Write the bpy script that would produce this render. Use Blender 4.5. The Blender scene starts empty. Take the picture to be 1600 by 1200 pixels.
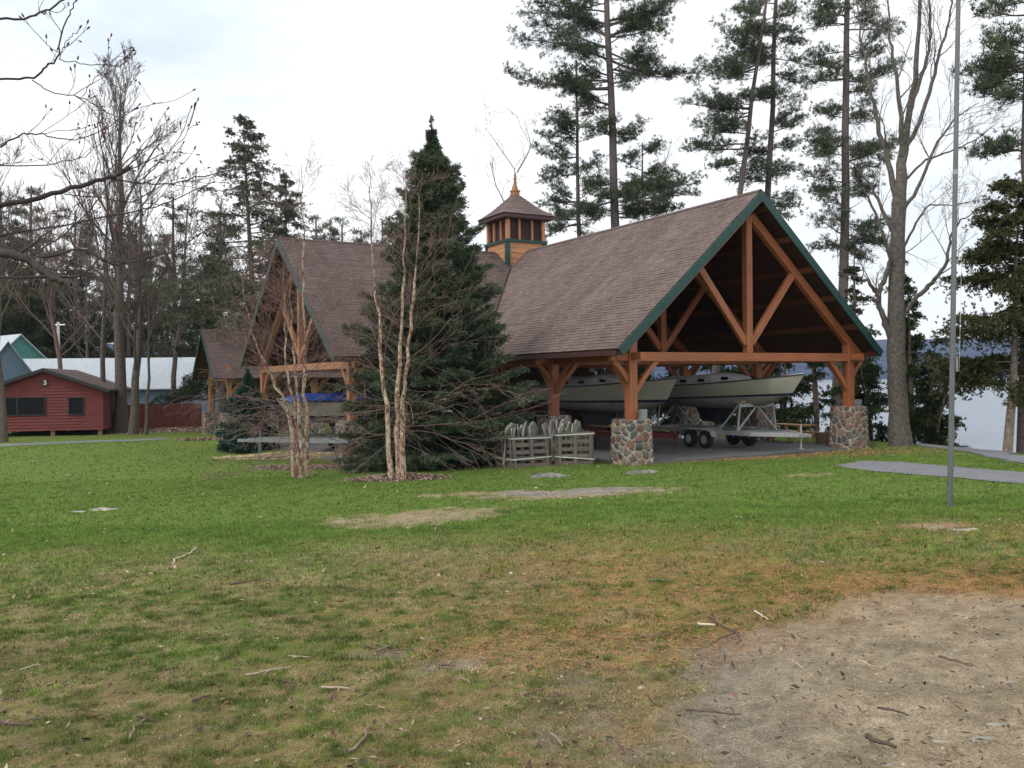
import bpy, math, random
import numpy as np
from mathutils import Matrix, Vector
random.seed(7); RS = np.random.RandomState(7)
PI = math.pi
scene = bpy.context.scene
COL = scene.collection

# ------------------------------------------------------------------ camera frame
F = 1400.0
PITCH = 0.0050; ROLL = 0.0105
fw = np.array([0, math.cos(PITCH), -math.sin(PITCH)])
rt = np.array([math.cos(ROLL), 0, -math.sin(ROLL)])
up = np.cross(rt, fw); up /= np.linalg.norm(up)
rt = np.cross(fw, up)
def ray(px, py):
    return fw + rt*(px-800)/F + up*(600-py)/F
def pix(px, py, Y):
    d = ray(px, py); return d*(Y/d[1])
def shore(Y):
    return np.interp(Y, [-20, 0, 15, 26, 34, 44, 60, 100, 400], [24, 20.5, 18.0, 16.0, 15.0, 11.8, 6, -10, -140])
def sstep(x):
    x = np.clip(x, 0, 1); return x*x*(3-2*x)
def ground(X, Y):
    X = np.asarray(X, float); Y = np.asarray(Y, float)
    f = 1.4*(1-np.exp(-(np.maximum(Y, 0)/20)**1.3))
    z = -1.6 - f + .27*np.tanh(X/9)
    z = z + .05*np.sin(X*.55+1)*np.cos(Y*.42) * sstep((Y-3)/8)
    z = z - 2.6*sstep((X-shore(Y))/3.2)
    c, s_ = math.cos(math.radians(29)), math.sin(math.radians(29))
    a = (X-3.72)*c+(Y-28)*s_; b = -(X-3.72)*s_+(Y-28)*c
    da = np.hypot(np.maximum(np.maximum(-.5-a, a-10.3), 0), np.maximum(np.maximum(-.6-b, b-23.2), 0))
    db = np.hypot(np.maximum(np.maximum(-6.5-a, a-0), 0), np.maximum(np.maximum(8.9-b, b-23.2), 0))
    wa = 1-sstep(da/1.6); wb = (1-sstep(db/1.6))*(1-wa)
    return z*(1-wa-wb)+wa*(-2.68)+wb*(-3.03)
def gz(X, Y): return float(ground(X, Y))
def pg(px, py):
    d = ray(px, py); lo, hi = 1.0, 1.0
    while hi < 300:
        p = d*hi
        if p[2] < gz(p[0], p[1]): break
        lo = hi; hi *= 1.03
    for _ in range(30):
        m = (lo+hi)/2; p = d*m
        if p[2] < gz(p[0], p[1]): hi = m
        else: lo = m
    return d*hi

cam_d = bpy.data.cameras.new('camera'); cam = bpy.data.objects.new('camera', cam_d); COL.objects.link(cam)
M = Matrix([[rt[0], up[0], -fw[0], 0], [rt[1], up[1], -fw[1], 0], [rt[2], up[2], -fw[2], 0], [0, 0, 0, 1]])
cam.matrix_world = M
cam_d.sensor_width = 36; cam_d.lens = F/1600*36; cam_d.clip_end = 20000; cam_d.clip_start = .05
scene.camera = cam

# ------------------------------------------------------------------ mesh builder
def A(*v): return np.array(v, float)
class MB:
    def __init__(s): s.v = []; s.f = []; s.c = []; s.u = []; s.n = 0; s.m = []
    def add(s, v, f, c=(1, 1, 1), u=None, mi=0):
        v = np.asarray(v, float).reshape(-1, 3)
        f = np.asarray(f, np.int64)
        s.v.append(v); s.f.append(f + s.n); s.n += len(v)
        c = np.asarray(c, float)
        if c.ndim == 1: c = np.tile(c, (len(v), 1))
        s.c.append(c)
        s.u.append(np.asarray(u, float) if u is not None else v)
        s.m.append((len(f), mi))
    def build(s, name, mats, parent=None, origin=None, smooth=False):
        me = bpy.data.meshes.new(name)
        v = np.concatenate(s.v) if s.v else np.zeros((0, 3))
        if origin is None:
            origin = np.array(parent_origin(parent)) if parent else np.zeros(3)
        co = v - origin
        me.vertices.add(len(co)); me.vertices.foreach_set('co', co.astype(np.float32).ravel())
        loops = np.concatenate([f.ravel() for f in s.f]); tot = np.concatenate([np.full(len(f), f.shape[1]) for f in s.f])
        st = np.concatenate([[0], np.cumsum(tot)[:-1]])
        me.loops.add(len(loops)); me.loops.foreach_set('vertex_index', loops.astype(np.int32))
        me.polygons.add(len(tot)); me.polygons.foreach_set('loop_start', st.astype(np.int32))
        if not isinstance(mats, (list, tuple)): mats = [mats]
        for m in mats: me.materials.append(m)
        if len(mats) > 1:
            mi = np.concatenate([np.full(n, i) for n, i in s.m]); me.polygons.foreach_set('material_index', mi.astype(np.int32))
        me.polygons.foreach_set('use_smooth', np.full(len(tot), smooth))
        me.update(calc_edges=True)
        ca = me.attributes.new('col', 'FLOAT_COLOR', 'POINT')
        c = np.concatenate(s.c); c4 = np.ones((len(c), 4)); c4[:, :c.shape[1]] = c
        ca.data.foreach_set('color', c4.astype(np.float32).ravel())
        ua = me.attributes.new('uvw', 'FLOAT_VECTOR', 'POINT')
        ua.data.foreach_set('vector', np.concatenate(s.u).astype(np.float32).ravel())
        o = bpy.data.objects.new(name, me); COL.objects.link(o)
        if parent: o.parent = parent
        else: o.location = origin
        return o
    # ---- primitives
    def box(s, p, q, w, h, upv=(0, 0, 1), c=(1, 1, 1), bev=0.0):
        """beam from p to q, width w, height h"""
        p = A(*p); q = A(*q); d = q-p; L = np.linalg.norm(d); d = d/L
        upv = A(*upv); sd = np.cross(d, upv)
        if np.linalg.norm(sd) < 1e-4: sd = np.cross(d, A(0, 1, 0))
        sd /= np.linalg.norm(sd); u2 = np.cross(sd, d)
        off = A(*RS.rand(3)*20)
        if bev > 0:
            pr = [(-w/2, -h/2+bev), (-w/2, h/2-bev), (-w/2+bev, h/2), (w/2-bev, h/2), (w/2, h/2-bev), (w/2, -h/2+bev), (w/2-bev, -h/2), (-w/2+bev, -h/2)]
        else: pr = [(-w/2, -h/2), (-w/2, h/2), (w/2, h/2), (w/2, -h/2)]
        k = len(pr); V = []; U = []
        for i, b in enumerate((p, q)):
            for x, y in pr: V.append(b + sd*x + u2*y); U.append(off + A(i*L, x, y))
        s.add(V, [[i, (i+1) % k, k+(i+1) % k, k+i] for i in range(k)], c, U)
        s.add(V, [list(range(k))[::-1], [k+i for i in range(k)]], c, U)
    def cuboid(s, c0, ax, ay, az, c=(1, 1, 1)):
        """box centred c0 with half axis vectors"""
        c0, ax, ay, az = map(lambda t: A(*t), (c0, ax, ay, az)); off = A(*RS.rand(3)*20)
        V = []; U = []
        for k in (-1, 1):
            for i, j in ((-1, -1), (1, -1), (1, 1), (-1, 1)):
                V.append(c0+ax*i+ay*j+az*k); U.append(off+A(i*np.linalg.norm(ax), j*np.linalg.norm(ay), k*np.linalg.norm(az)))
        s.add(V, [[3, 2, 1, 0], [4, 5, 6, 7], [0, 1, 5, 4], [1, 2, 6, 5], [2, 3, 7, 6], [3, 0, 4, 7]], c, U)
    def tube(s, P, R, k=6, c=(1, 1, 1), cap=False):
        P = np.asarray(P, float); n = len(P); R = np.broadcast_to(np.asarray(R, float), (n,))
        T = np.empty_like(P); T[1:-1] = P[2:]-P[:-2] if n > 2 else T[1:-1]; T[0] = P[1]-P[0]; T[-1] = P[-1]-P[-2]
        T /= (np.linalg.norm(T, axis=1, keepdims=True)+1e-9)
        ref = A(0, 0, 1) if abs(T[0][2]) < .8 else A(1, 0, 0)
        n1 = np.cross(T, ref); n1 /= (np.linalg.norm(n1, axis=1, keepdims=True)+1e-9); n2 = np.cross(T, n1)
        an = np.arange(k)*2*PI/k
        V = P[:, None, :] + (n1[:, None, :]*np.cos(an)[None, :, None] + n2[:, None, :]*np.sin(an)[None, :, None])*R[:, None, None]
        L = np.concatenate([[0], np.cumsum(np.linalg.norm(np.diff(P, axis=0), axis=1))])
        i = np.arange(n-1)[:, None]*k; j = np.arange(k)[None, :]; j2 = (j+1) % k
        f = np.stack([i+j, i+j2, i+k+j2, i+k+j], -1).reshape(-1, 4)
        U = np.stack([np.broadcast_to(L[:, None], (n, k)), np.broadcast_to(np.cos(an)*R.mean(), (n, k)), np.broadcast_to(np.sin(an)*R.mean(), (n, k))], -1)
        s.add(V.reshape(-1, 3), f, c, U.reshape(-1, 3)+P[0])
        if cap:
            s.add(V[-1], [list(range(k))[::-1]], c); s.add(V[0], [list(range(k))], c)
    def poly(s, pts, c=(1, 1, 1)):
        s.add(pts, [list(range(len(pts)))], c)
ORG = {}
def parent_origin(o):
    while o.parent: o = o.parent
    return ORG.get(o.name, o.location)
def tag(o, label=None, cat=None, group=None, kind=None):
    if label: o['label'] = label
    if cat: o['category'] = cat
    if group: o['group'] = group
    if kind: o['kind'] = kind
    return o
def thing(name, loc, label, cat, group=None):
    o = bpy.data.objects.new(name, None); COL.objects.link(o); o.location = loc; o.empty_display_size = .2
    ORG[o.name] = tuple(loc)
    return tag(o, label, cat, group)
def copy_tree(o, parent=None):
    c = o.copy(); COL.objects.link(c)
    if parent: c.parent = parent
    for ch in list(o.children): copy_tree(ch, c)
    return c

# ------------------------------------------------------------------ materials
def new_mat(name):
    m = bpy.data.materials.new(name); m.use_nodes = True; nt = m.node_tree
    return m, nt, nt.nodes, nt.links, nt.nodes['Principled BSDF']
def nn(ns, t, **kw):
    n = ns.new(t)
    for k, v in kw.items():
        if k.startswith('i_'):
            n.inputs[k[2:].replace('_', ' ')].default_value = v
        else: setattr(n, k, v)
    return n
def coords(ns, ls, scale=(1, 1, 1), kind='uvw'):
    if kind == 'uvw': a = nn(ns, 'ShaderNodeAttribute', attribute_name='uvw'); src = a.outputs['Vector']
    else: a = ns.new('ShaderNodeTexCoord'); src = a.outputs['Object']
    m = ns.new('ShaderNodeMapping'); m.inputs['Scale'].default_value = scale; ls.new(src, m.inputs['Vector'])
    return m.outputs['Vector']
def noise(ns, ls, vec, scale, detail=4, rough=.6):
    n = ns.new('ShaderNodeTexNoise'); n.inputs['Scale'].default_value = scale; n.inputs['Detail'].default_value = detail; n.inputs['Roughness'].default_value = rough
    ls.new(vec, n.inputs['Vector']); return n.outputs['Fac']
def ramp(ns, ls, fac, stops):
    r = ns.new('ShaderNodeValToRGB'); el = r.color_ramp.elements
    while len(el) < len(stops): el.new(.5)
    for e, (p, c) in zip(el, stops): e.position = p; e.color = (*c, 1) if len(c) == 3 else c
    ls.new(fac, r.inputs['Fac']); return r.outputs['Color']
def mixc(ns, ls, fac, a, b, mode='MIX'):
    m = ns.new('ShaderNodeMix'); m.data_type = 'RGBA'; m.blend_type = mode
    for inp, val in (('Factor', fac), ('A', a), ('B', b)):
        sock = [s for s in m.inputs if s.name == inp and s.enabled and (s.type in ('RGBA',) or inp == 'Factor')][0]
        if isinstance(val, (int, float)): sock.default_value = val
        elif isinstance(val, tuple): sock.default_value = (*val, 1)
        else: ls.new(val, sock)
    return [o for o in m.outputs if o.type == 'RGBA'][0]
def math_(ns, ls, op, a, b=0.0, clamp=False):
    m = ns.new('ShaderNodeMath'); m.operation = op; m.use_clamp = clamp
    for i, v in enumerate((a, b)):
        if isinstance(v, (int, float)): m.inputs[i].default_value = v
        else: ls.new(v, m.inputs[i])
    return m.outputs[0]
def bump(ns, ls, h, b, strength=.5, dist=.02):
    n = ns.new('ShaderNodeBump'); n.inputs['Strength'].default_value = strength; n.inputs['Distance'].default_value = dist
    ls.new(h, n.inputs['Height']); ls.new(n.outputs[0], b.inputs['Normal'])
def simple(name, col, rough=.6, metal=0.0, var=.25, scale=3.0, bmp=0.0, kind='uvw', stretch=(1, 1, 1)):
    m, nt, ns, ls, b = new_mat(name)
    v = coords(ns, ls, stretch, kind)
    n = noise(ns, ls, v, scale, 6, .65)
    lo = tuple(c*(1-var) for c in col); hi = tuple(min(1, c*(1+var)) for c in col)
    ls.new(ramp(ns, ls, n, [(.3, lo), (.7, hi)]), b.inputs['Base Color'])
    b.inputs['Roughness'].default_value = rough; b.inputs['Metallic'].default_value = metal
    if bmp: bump(ns, ls, noise(ns, ls, v, scale*6, 4), b, bmp, .01)
    return m
def attr_mat(name, rough=.8, scale=8.0, var=.35, trans=0.0, kind='object', bmp=0):
    """base colour from per-vertex colour of the thing times a little noise"""
    m, nt, ns, ls, b = new_mat(name)
    a = nn(ns, 'ShaderNodeAttribute', attribute_name='col')
    v = coords(ns, ls, (1, 1, 1), kind)
    n = noise(ns, ls, v, scale, 4)
    k = ramp(ns, ls, n, [(.3, (1-var,)*3), (.7, (1+var,)*3)])
    c = mixc(ns, ls, 1.0, a.outputs['Color'], k, 'MULTIPLY')
    ls.new(c, b.inputs['Base Color']); b.inputs['Roughness'].default_value = rough
    b.inputs['Specular IOR Level'].default_value = .25
    if trans:
        t = ns.new('ShaderNodeBsdfTranslucent'); ls.new(c, t.inputs['Color'])
        mx = ns.new('ShaderNodeMixShader'); mx.inputs[0].default_value = trans
        ls.new(b.outputs[0], mx.inputs[1]); ls.new(t.outputs[0], mx.inputs[2])
        ls.new(mx.outputs[0], nt.nodes['Material Output'].inputs['Surface'])
    if bmp: bump(ns, ls, n, b, bmp, .02)
    return m
def wood(name, c1, c2, rough=.55):
    m, nt, ns, ls, b = new_mat(name)
    v = coords(ns, ls, (.7, 9, 9))
    g = noise(ns, ls, v, 2.2, 6, .6)
    v2 = coords(ns, ls, (.5, .5, .5)); g2 = noise(ns, ls, v2, 1.3, 3)
    c = ramp(ns, ls, g, [(.3, c1), (.68, c2)])
    c = mixc(ns, ls, 1.0, c, ramp(ns, ls, g2, [(.3, (.8, .78, .76)), (.7, (1.12, 1.1, 1.1))]), 'MULTIPLY')
    ls.new(c, b.inputs['Base Color']); b.inputs['Roughness'].default_value = rough
    v3 = coords(ns, ls, (.5, 22, 22)); ck = noise(ns, ls, v3, 1.0, 3)
    c = mixc(ns, ls, 1.0, c, ramp(ns, ls, ck, [(.30, (.35, .33, .32)), (.36, (1, 1, 1)), (.9, (1, 1, 1))]), 'MULTIPLY'); ls.new(c, b.inputs['Base Color'])
    bump(ns, ls, g, b, .3, .01); return m
def shingle_mat(name, base):
    m, nt, ns, ls, b = new_mat(name)
    a = nn(ns, 'ShaderNodeAttribute', attribute_name='uvw').outputs['Vector']
    br = ns.new('ShaderNodeTexBrick'); ls.new(a, br.inputs['Vector'])
    br.inputs['Scale'].default_value = 1; br.inputs['Brick Width'].default_value = .30; br.inputs['Row Height'].default_value = .15
    br.inputs['Mortar Size'].default_value = .008; br.inputs['Bias'].default_value = 0
    lo = tuple(c*.84 for c in base); hi = tuple(c*1.15 for c in base)
    br.inputs['Color1'].default_value = (*lo, 1); br.inputs['Color2'].default_value = (*hi, 1); br.inputs['Mortar'].default_value = (*[c*.35 for c in base], 1)
    n = noise(ns, ls, a, .5, 5); n2 = noise(ns, ls, a, 40, 3)
    c = mixc(ns, ls, 1.0, br.outputs['Color'], ramp(ns, ls, n, [(.3, (.8, .78, .8)), (.7, (1.18, 1.15, 1.12))]), 'MULTIPLY')
    c = mixc(ns, ls, 1.0, c, ramp(ns, ls, n2, [(.3, (.8, .8, .8)), (.7, (1.2, 1.2, 1.2))]), 'MULTIPLY')
    # long weather streaks running down the slope
    mp = ns.new('ShaderNodeMapping'); mp.inputs['Scale'].default_value = (1.2, .12, 1); ls.new(a, mp.inputs['Vector'])
    st = noise(ns, ls, mp.outputs[0], 1.5, 4)
    c = mixc(ns, ls, 1.0, c, ramp(ns, ls, st, [(.35, (.86, .85, .86)), (.6, (1.05, 1.05, 1.05))]), 'MULTIPLY')
    ls.new(c, b.inputs['Base Color']); b.inputs['Roughness'].default_value = .88; b.inputs['Specular IOR Level'].default_value = .3
    bump(ns, ls, n2, b, .4, .01); return m

M_ = {}
M_['timber'] = wood('stained_timber', (.25, .083, .034), (.42, .150, .062))
M_['purlin'] = wood('shaded_purlin_timber', (.10, .035, .018), (.18, .07, .035))  # darker than the frame timber: shade under the roof put into the colour
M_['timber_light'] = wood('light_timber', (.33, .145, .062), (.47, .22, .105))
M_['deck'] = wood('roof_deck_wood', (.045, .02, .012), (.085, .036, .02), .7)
M_['orange_siding'] = wood('orange_siding', (.42, .19, .08), (.55, .265, .12))
M_['green'] = simple('green_paint', (.010, .055, .048), .5, var=.3)
M_['eave_brown'] = simple('brown_eave_paint', (.07, .03, .028), .6)
M_['shingle'] = shingle_mat('brown_shingles', (.180, .136, .121))
M_['shingle2'] = shingle_mat('weathered_shingles', (.130, .097, .090))
M_['louver'] = simple('dark_screen', (.035, .012, .012), .7)
M_['stone'] = attr_mat('fieldstone', .85, 14, .35, bmp=.5)
M_['concrete'] = simple('concrete', (.14, .145, .145), .85, var=.2, scale=2.0, bmp=.2, kind='object')
M_['hull'] = simple('cream_gelcoat', (.38, .37, .32), .35, var=.1, scale=1.2)
M_['hull_white'] = simple('white_gelcoat', (.46, .46, .46), .35, var=.08)
M_['navy'] = simple('navy_stripe', (.012, .016, .05), .4)
M_['bottom'] = simple('grey_bottom_paint', (.20, .20, .19), .7, var=.2)
M_['keel'] = simple('dark_keel_paint', (.03, .032, .035), .7)
M_['white_metal'] = simple('galvanised_white', (.36, .37, .37), .45, .1, var=.15)
M_['red_metal'] = simple('red_trailer_paint', (.11, .016, .012), .5)
M_['grey_metal'] = simple('grey_metal', (.26, .28, .29), .45, .4, var=.2)
M_['pole'] = simple('flagpole_paint', (.15, .16, .165), .45, .3, var=.15, scale=2)
M_['tyre'] = simple('tyre_rubber', (.02, .02, .02), .85)
M_['pallet'] = wood('weathered_pallet', (.10, .085, .073), (.22, .19, .165), .85)
M_['strap'] = simple('pale_strap', (.60, .66, .60), .5)
M_['slate'] = attr_mat('flagstone_slab', .85, 6, .3, bmp=.4)
M_['picnic'] = wood('picnic_wood', (.40, .20, .075), (.62, .36, .15), .65)
M_['logwood'] = wood('log_end', (.26, .15, .08), (.45, .28, .15), .8)
M_['tarp'] = simple('blue_tarp', (.022, .06, .27), .4, var=.35, scale=2.5, bmp=.4)
M_['red_wall'] = wood('red_clapboard', (.135, .027, .022), (.21, .043, .034), .7)
M_['black_trim'] = simple('black_trim', (.022, .024, .024), .5)
M_['glass'] = simple('dark_window_glass', (.010, .011, .013), .6, var=.1); M_['glass'].node_tree.nodes['Principled BSDF'].inputs['Specular IOR Level'].default_value = .15
M_['white_paint'] = simple('white_paint', (.8, .8, .78), .5, var=.05)
M_['metal_roof'] = simple('pale_metal_roof', (.50, .55, .60), .5, .15, var=.12, scale=1.5)
M_['blue_wall'] = simple('blue_grey_wall', (.16, .24, .32), .7, var=.15)
M_['green_wall'] = simple('green_wall', (.07, .22, .18), .7, var=.2)
M_['fence'] = wood('red_brown_fence', (.15, .035, .025), (.26, .07, .045), .8)
M_['foliage'] = attr_mat('needles', .65, 1.2, .35, trans=.15)
M_['bark'] = attr_mat('bark', .9, 9, .45, bmp=.8)
M_['grass'] = attr_mat('grass_blades', .6, 1.5, .3, trans=.25)
M_['litter'] = attr_mat('leaf_litter', .85, 20, .3)
M_['rock'] = attr_mat('bedrock', .9, 5, .4, bmp=.7)
def birch_mat():
    m, nt, ns, ls, b = new_mat('river_birch_bark')
    v = coords(ns, ls, (1, 1, .55), 'object')
    n = noise(ns, ls, v, 16, 5, .7); n2 = noise(ns, ls, v, 5, 3)
    s = math_(ns, ls, 'ADD', math_(ns, ls, 'MULTIPLY', n, .65), math_(ns, ls, 'MULTIPLY', n2, .35))
    a = nn(ns, 'ShaderNodeAttribute', attribute_name='col')
    c = ramp(ns, ls, s, [(.36, (.045, .024, .018)), (.45, (.24, .12, .075)), (.52, (.50, .38, .28)), (.64, (.68, .60, .49))])
    c = mixc(ns, ls, 1.0, c, a.outputs['Color'], 'MULTIPLY')
    ls.new(c, b.inputs['Base Color']); b.inputs['Roughness'].default_value = .8
    bump(ns, ls, s, b, 1.0, .05); return m
M_['birch'] = birch_mat()
def corrugated(m, sx):
    nt = m.node_tree; ns = nt.nodes; ls = nt.links; b = ns['Principled BSDF']
    w = ns.new('ShaderNodeTexWave'); w.inputs['Scale'].default_value = sx; w.bands_direction = 'X'
    v = coords(ns, ls, (1, 1, 1)); ls.new(v, w.inputs['Vector']); bump(ns, ls, w.outputs['Fac'], b, .6, .04)
corrugated(M_['metal_roof'], 1.2)

# ------------------------------------------------------------------ world
w = bpy.data.worlds.new('World'); scene.world = w; w.use_nodes = True
nt = w.node_tree; ns = nt.nodes; ls = nt.links; bg = ns['Background']
SUN_EL = math.radians(48); SUN_AZ = math.radians(-135)   # azimuth from +Y clockwise
sky = ns.new('ShaderNodeTexSky'); sky.sky_type = 'NISHITA'; sky.sun_disc = False; sky.sun_elevation = SUN_EL; sky.sun_rotation = SUN_AZ
sc = sky.outputs[0]
tc = ns.new('ShaderNodeTexCoord'); mp = ns.new('ShaderNodeMapping'); mp.inputs['Scale'].default_value = (1, 1.0, 2.6); mp.inputs['Location'].default_value = (.35, .1, .55)
ls.new(tc.outputs['Generated'], mp.inputs['Vector'])
n1 = noise(ns, ls, mp.outputs[0], 1.7, 5, .5); n2 = noise(ns, ls, mp.outputs[0], 4.5, 6, .55)
cloud = ramp(ns, ls, n2, [(.3, (.88, .92, .97)), (.5, (.98, .99, 1.0)), (.8, (1.0, 1.0, 1.0))])
# a thinner, bluer stretch of cloud high on the left
d0 = ray(330, 30); d0 = d0/np.linalg.norm(d0)
mq = ns.new('ShaderNodeMapping'); mq.inputs['Location'].default_value = (-d0[0]*1.0, -d0[1], -d0[2]*4.2); mq.inputs['Scale'].default_value = (1.0, 1.0, 4.2); ls.new(tc.outputs['Generated'], mq.inputs['Vector'])
vl = ns.new('ShaderNodeVectorMath'); vl.operation = 'LENGTH'; ls.new(mq.outputs[0], vl.inputs[0])
pt_ = math_(ns, ls, 'ADD', vl.outputs['Value'], math_(ns, ls, 'MULTIPLY', math_(ns, ls, 'SUBTRACT', n2, .5), .9))
cloud = mixc(ns, ls, 1.0, cloud, ramp(ns, ls, pt_, [(.05, (.74, .82, .90)), (.42, (1, 1, 1))]), 'MULTIPLY')
cloud = mixc(ns, ls, 1.0, cloud, (11.4, 11.4, 11.4), 'MULTIPLY')
fac = ramp(ns, ls, n1, [(.28, (.70, .70, .70)), (.42, (.94, .94, .94)), (.58, (1, 1, 1))])
col = mixc(ns, ls, fac, sc, cloud)
ls.new(col, bg.inputs['Color']); bg.inputs['Strength'].default_value = .1
sl = bpy.data.lights.new('sun', 'SUN'); sl.energy = 1.2; sl.angle = math.radians(12); sl.color = (1, .96, .9)
so = bpy.data.objects.new('sun', sl); COL.objects.link(so)
sd = Vector((math.sin(SUN_AZ)*math.cos(SUN_EL), math.cos(SUN_AZ)*math.cos(SUN_EL), math.sin(SUN_EL)))
so.rotation_euler = sd.to_track_quat('Z', 'Y').to_euler(); so.location = (0, 0, 30)
scene.view_settings.view_transform = 'Standard'; scene.view_settings.look = 'None'; scene.view_settings.exposure = .12; scene.view_settings.gamma = 1
# ------------------------------------------------------------------ masks on the ground plan
_T = np.random.RandomState(3).rand(256, 256)
def vn(x, y):
    x = np.asarray(x, float)+500; y = np.asarray(y, float)+500
    xi = np.floor(x).astype(int); yi = np.floor(y).astype(int); fx = x-xi; fy = y-yi
    fx = fx*fx*(3-2*fx); fy = fy*fy*(3-2*fy); g = lambda a, b: _T[a % 256, b % 256]
    return (g(xi, yi)*(1-fx)+g(xi+1, yi)*fx)*(1-fy)+(g(xi, yi+1)*(1-fx)+g(xi+1, yi+1)*fx)*fy
def fbm(x, y, o=4):
    r = 0; a = 1; t = 0
    for i in range(o):
        r = r+vn(x*2**i+i*17.3, y*2**i+i*9.1)*a; t += a; a *= .55
    return r/t
def sdist(X, Y, poly):
    """signed distance, negative inside"""
    P = np.array(poly); d = np.full(X.shape, 1e9); ins = np.zeros(X.shape, bool)
    for i in range(len(P)):
        a = P[i]; b = P[(i+1) % len(P)]; e = b-a
        t = np.clip(((X-a[0])*e[0]+(Y-a[1])*e[1])/(e@e), 0, 1)
        d = np.minimum(d, np.hypot(X-a[0]-t*e[0], Y-a[1]-t*e[1]))
        c = ((a[1] > Y) != (b[1] > Y)) & (X < (b[0]-a[0])*(Y-a[1])/(b[1]-a[1]+1e-12)+a[0])
        ins ^= c
    return np.where(ins, -d, d)
def gpoly(px): return [tuple(pg(*p)[:2]) for p in px]
dirt_poly = gpoly([(1650, 930), (1560, 922), (1450, 916), (1340, 922), (1290, 942), (1200, 985), (1110, 1005), (1050, 1016), (1005, 1050), (975, 1110), (960, 1198)]) + [(.2, 2.6), (6, 2.2), (8, 5)]
grav_poly = gpoly([(1010, 1010), (900, 1010), (830, 1060), (800, 1110), (850, 1198)]) + [(0.2, 3), (1, 4)]
bare_spots = [(655, 808, 2.0, 1.6), (740, 772, 1.2, .6), (590, 812, .6, .3), (700, 1035, .55, .32), (1465, 822, .6, .5), (890, 772, 2.6, 1.3), (1270, 742, .9, .4), (1165, 716, 3.0, .5), (600, 1020, .3, .2)]
bare_spots = [(*pg(a, b)[:2], c, d) for a, b, c, d in bare_spots]
straw = [(*pg(a, b)[:2], c, d) for a, b, c, d in [(435, 713, 2.2, 1.3), (520, 713, 1.8, 1.0)]]
mulch = [(*pg(a, b)[:2], c, d) for a, b, c, d in [(620, 749, 1.3, 1.0), (475, 731, 1.7, 1.05), (560, 725, 1.6, .7), (690, 722, 2.6, 2.0), (250, 672, 8, 3.0), (390, 690, 1.8, .8), (320, 684, 2, .8)]]
def ell(X, Y, L, soft=.35):
    r = np.zeros(X.shape)
    for x, y, a, b in L:
        d = np.hypot((X-x)/a, (Y-y)/b)
        r = np.maximum(r, np.clip((1.0+.55*(fbm(X*2.2, Y*2.2)-.5)*2+.3*(vn(X*9, Y*9)-.5)-d)/soft, 0, 1))
    return r
def masks(X, Y):
    nz = fbm(X*1.1, Y*1.1)-.5; nf = fbm(X*5, Y*5, 3)-.5
    sd = sdist(X, Y, dirt_poly)
    dirt = np.clip((.05-sd+nz*.9+nf*.35)/.30, 0, 1)
    sg = sdist(X, Y, grav_poly)
    dirt = np.maximum(dirt, np.clip((.10-sg+nz*1.6+nf*1.2)/.8, 0, 1)*.75)
    near = np.clip(1-(Y-6)/6, 0, 1)
    needles = np.exp(-(np.maximum(sd-.25, 0)/(.42+.26*np.clip(X-1.2, 0, 5)))**2)*(.30+np.clip(nz*3+.5, 0, 1)*.70+.35*np.clip((X-2)/2, 0, 1))*(1-.6*near*np.clip((3.5-X)/2, 0, 1))*(sd > -.4)
    needles = np.maximum(needles, ell(X, Y, bare_spots[4:5]+bare_spots[7:8])*.8)
    # drier strip running across the middle of the lawn
    mid = np.exp(-((Y-8.6-.2*X)/4.0)**2)*np.clip((X+2.2)/2.5, 0, 1)*.60
    needles = np.clip(np.maximum(needles, mid*np.clip(nz*4+.75, 0, 1)), 0, 1)
    lush = sstep((Y-8.5+nz*5)/6.5)
    nh = fbm(X*11, Y*11, 2)-.5; lush = np.maximum(lush*(1-.75*ell(X, Y, bare_spots)), .16*np.clip(nz*5, -.6, 1)+.22*np.clip(nf*3+nz*2+nh*3+.3, 0, 1)+.20)
    lush = np.clip(lush+.45*np.exp(-((X-4.5)/2.2)**2-((Y-9.8)/1.6)**2), 0, 1)
    be = ell(X, Y, bare_spots, 1.1); dirt = np.maximum(dirt, .88*np.clip(be*2.0-.25+nf*2.2+nh*1.6, 0, 1)*(be > 0))
    return np.clip(dirt, 0, 1), needles, lush, nz, nf
STRAW = lambda X, Y: ell(X, Y, straw, .25)
MULCH = lambda X, Y: ell(X, Y, mulch, .3)

# ground sheet (structure)
ys = [-12.0, -8, -4, -1, 1, 2]
y = 2.4
while y < 420:
    ys.append(y); y += .018*y**1.12 if y < 60 else y*.05
ys = np.array(ys); ss = np.linspace(-1, 1, 300); ss = np.sign(ss)*(.62*np.abs(ss)+.38*np.abs(ss)**4)
Yg, Sg = np.meshgrid(ys, ss, indexing='ij'); Xg = Sg*(np.maximum(Yg, 0)*1.15+9)
Zg = ground(Xg, Yg)
dt, nd, lu, nz, nf = masks(Xg, Yg)
Zg = Zg - .02*dt*(Yg < 15) + (vn(Xg*9, Yg*9)-.5)*.022*(Yg < 25) + .05*ell(Xg, Yg, mulch[:2], .9)
st_ = STRAW(Xg, Yg); mu_ = MULCH(Xg, Yg)
GC = {'soil': A(.175, .13, .068), 'green': A(.12, .185, .036), 'dry': A(.32, .245, .125), 'dirt': A(.345, .285, .200), 'needle': A(.36, .17, .072), 'straw': A(.52, .42, .26), 'mulch': A(.17, .115, .085), 'gravel': A(.27, .235, .185)}
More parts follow.
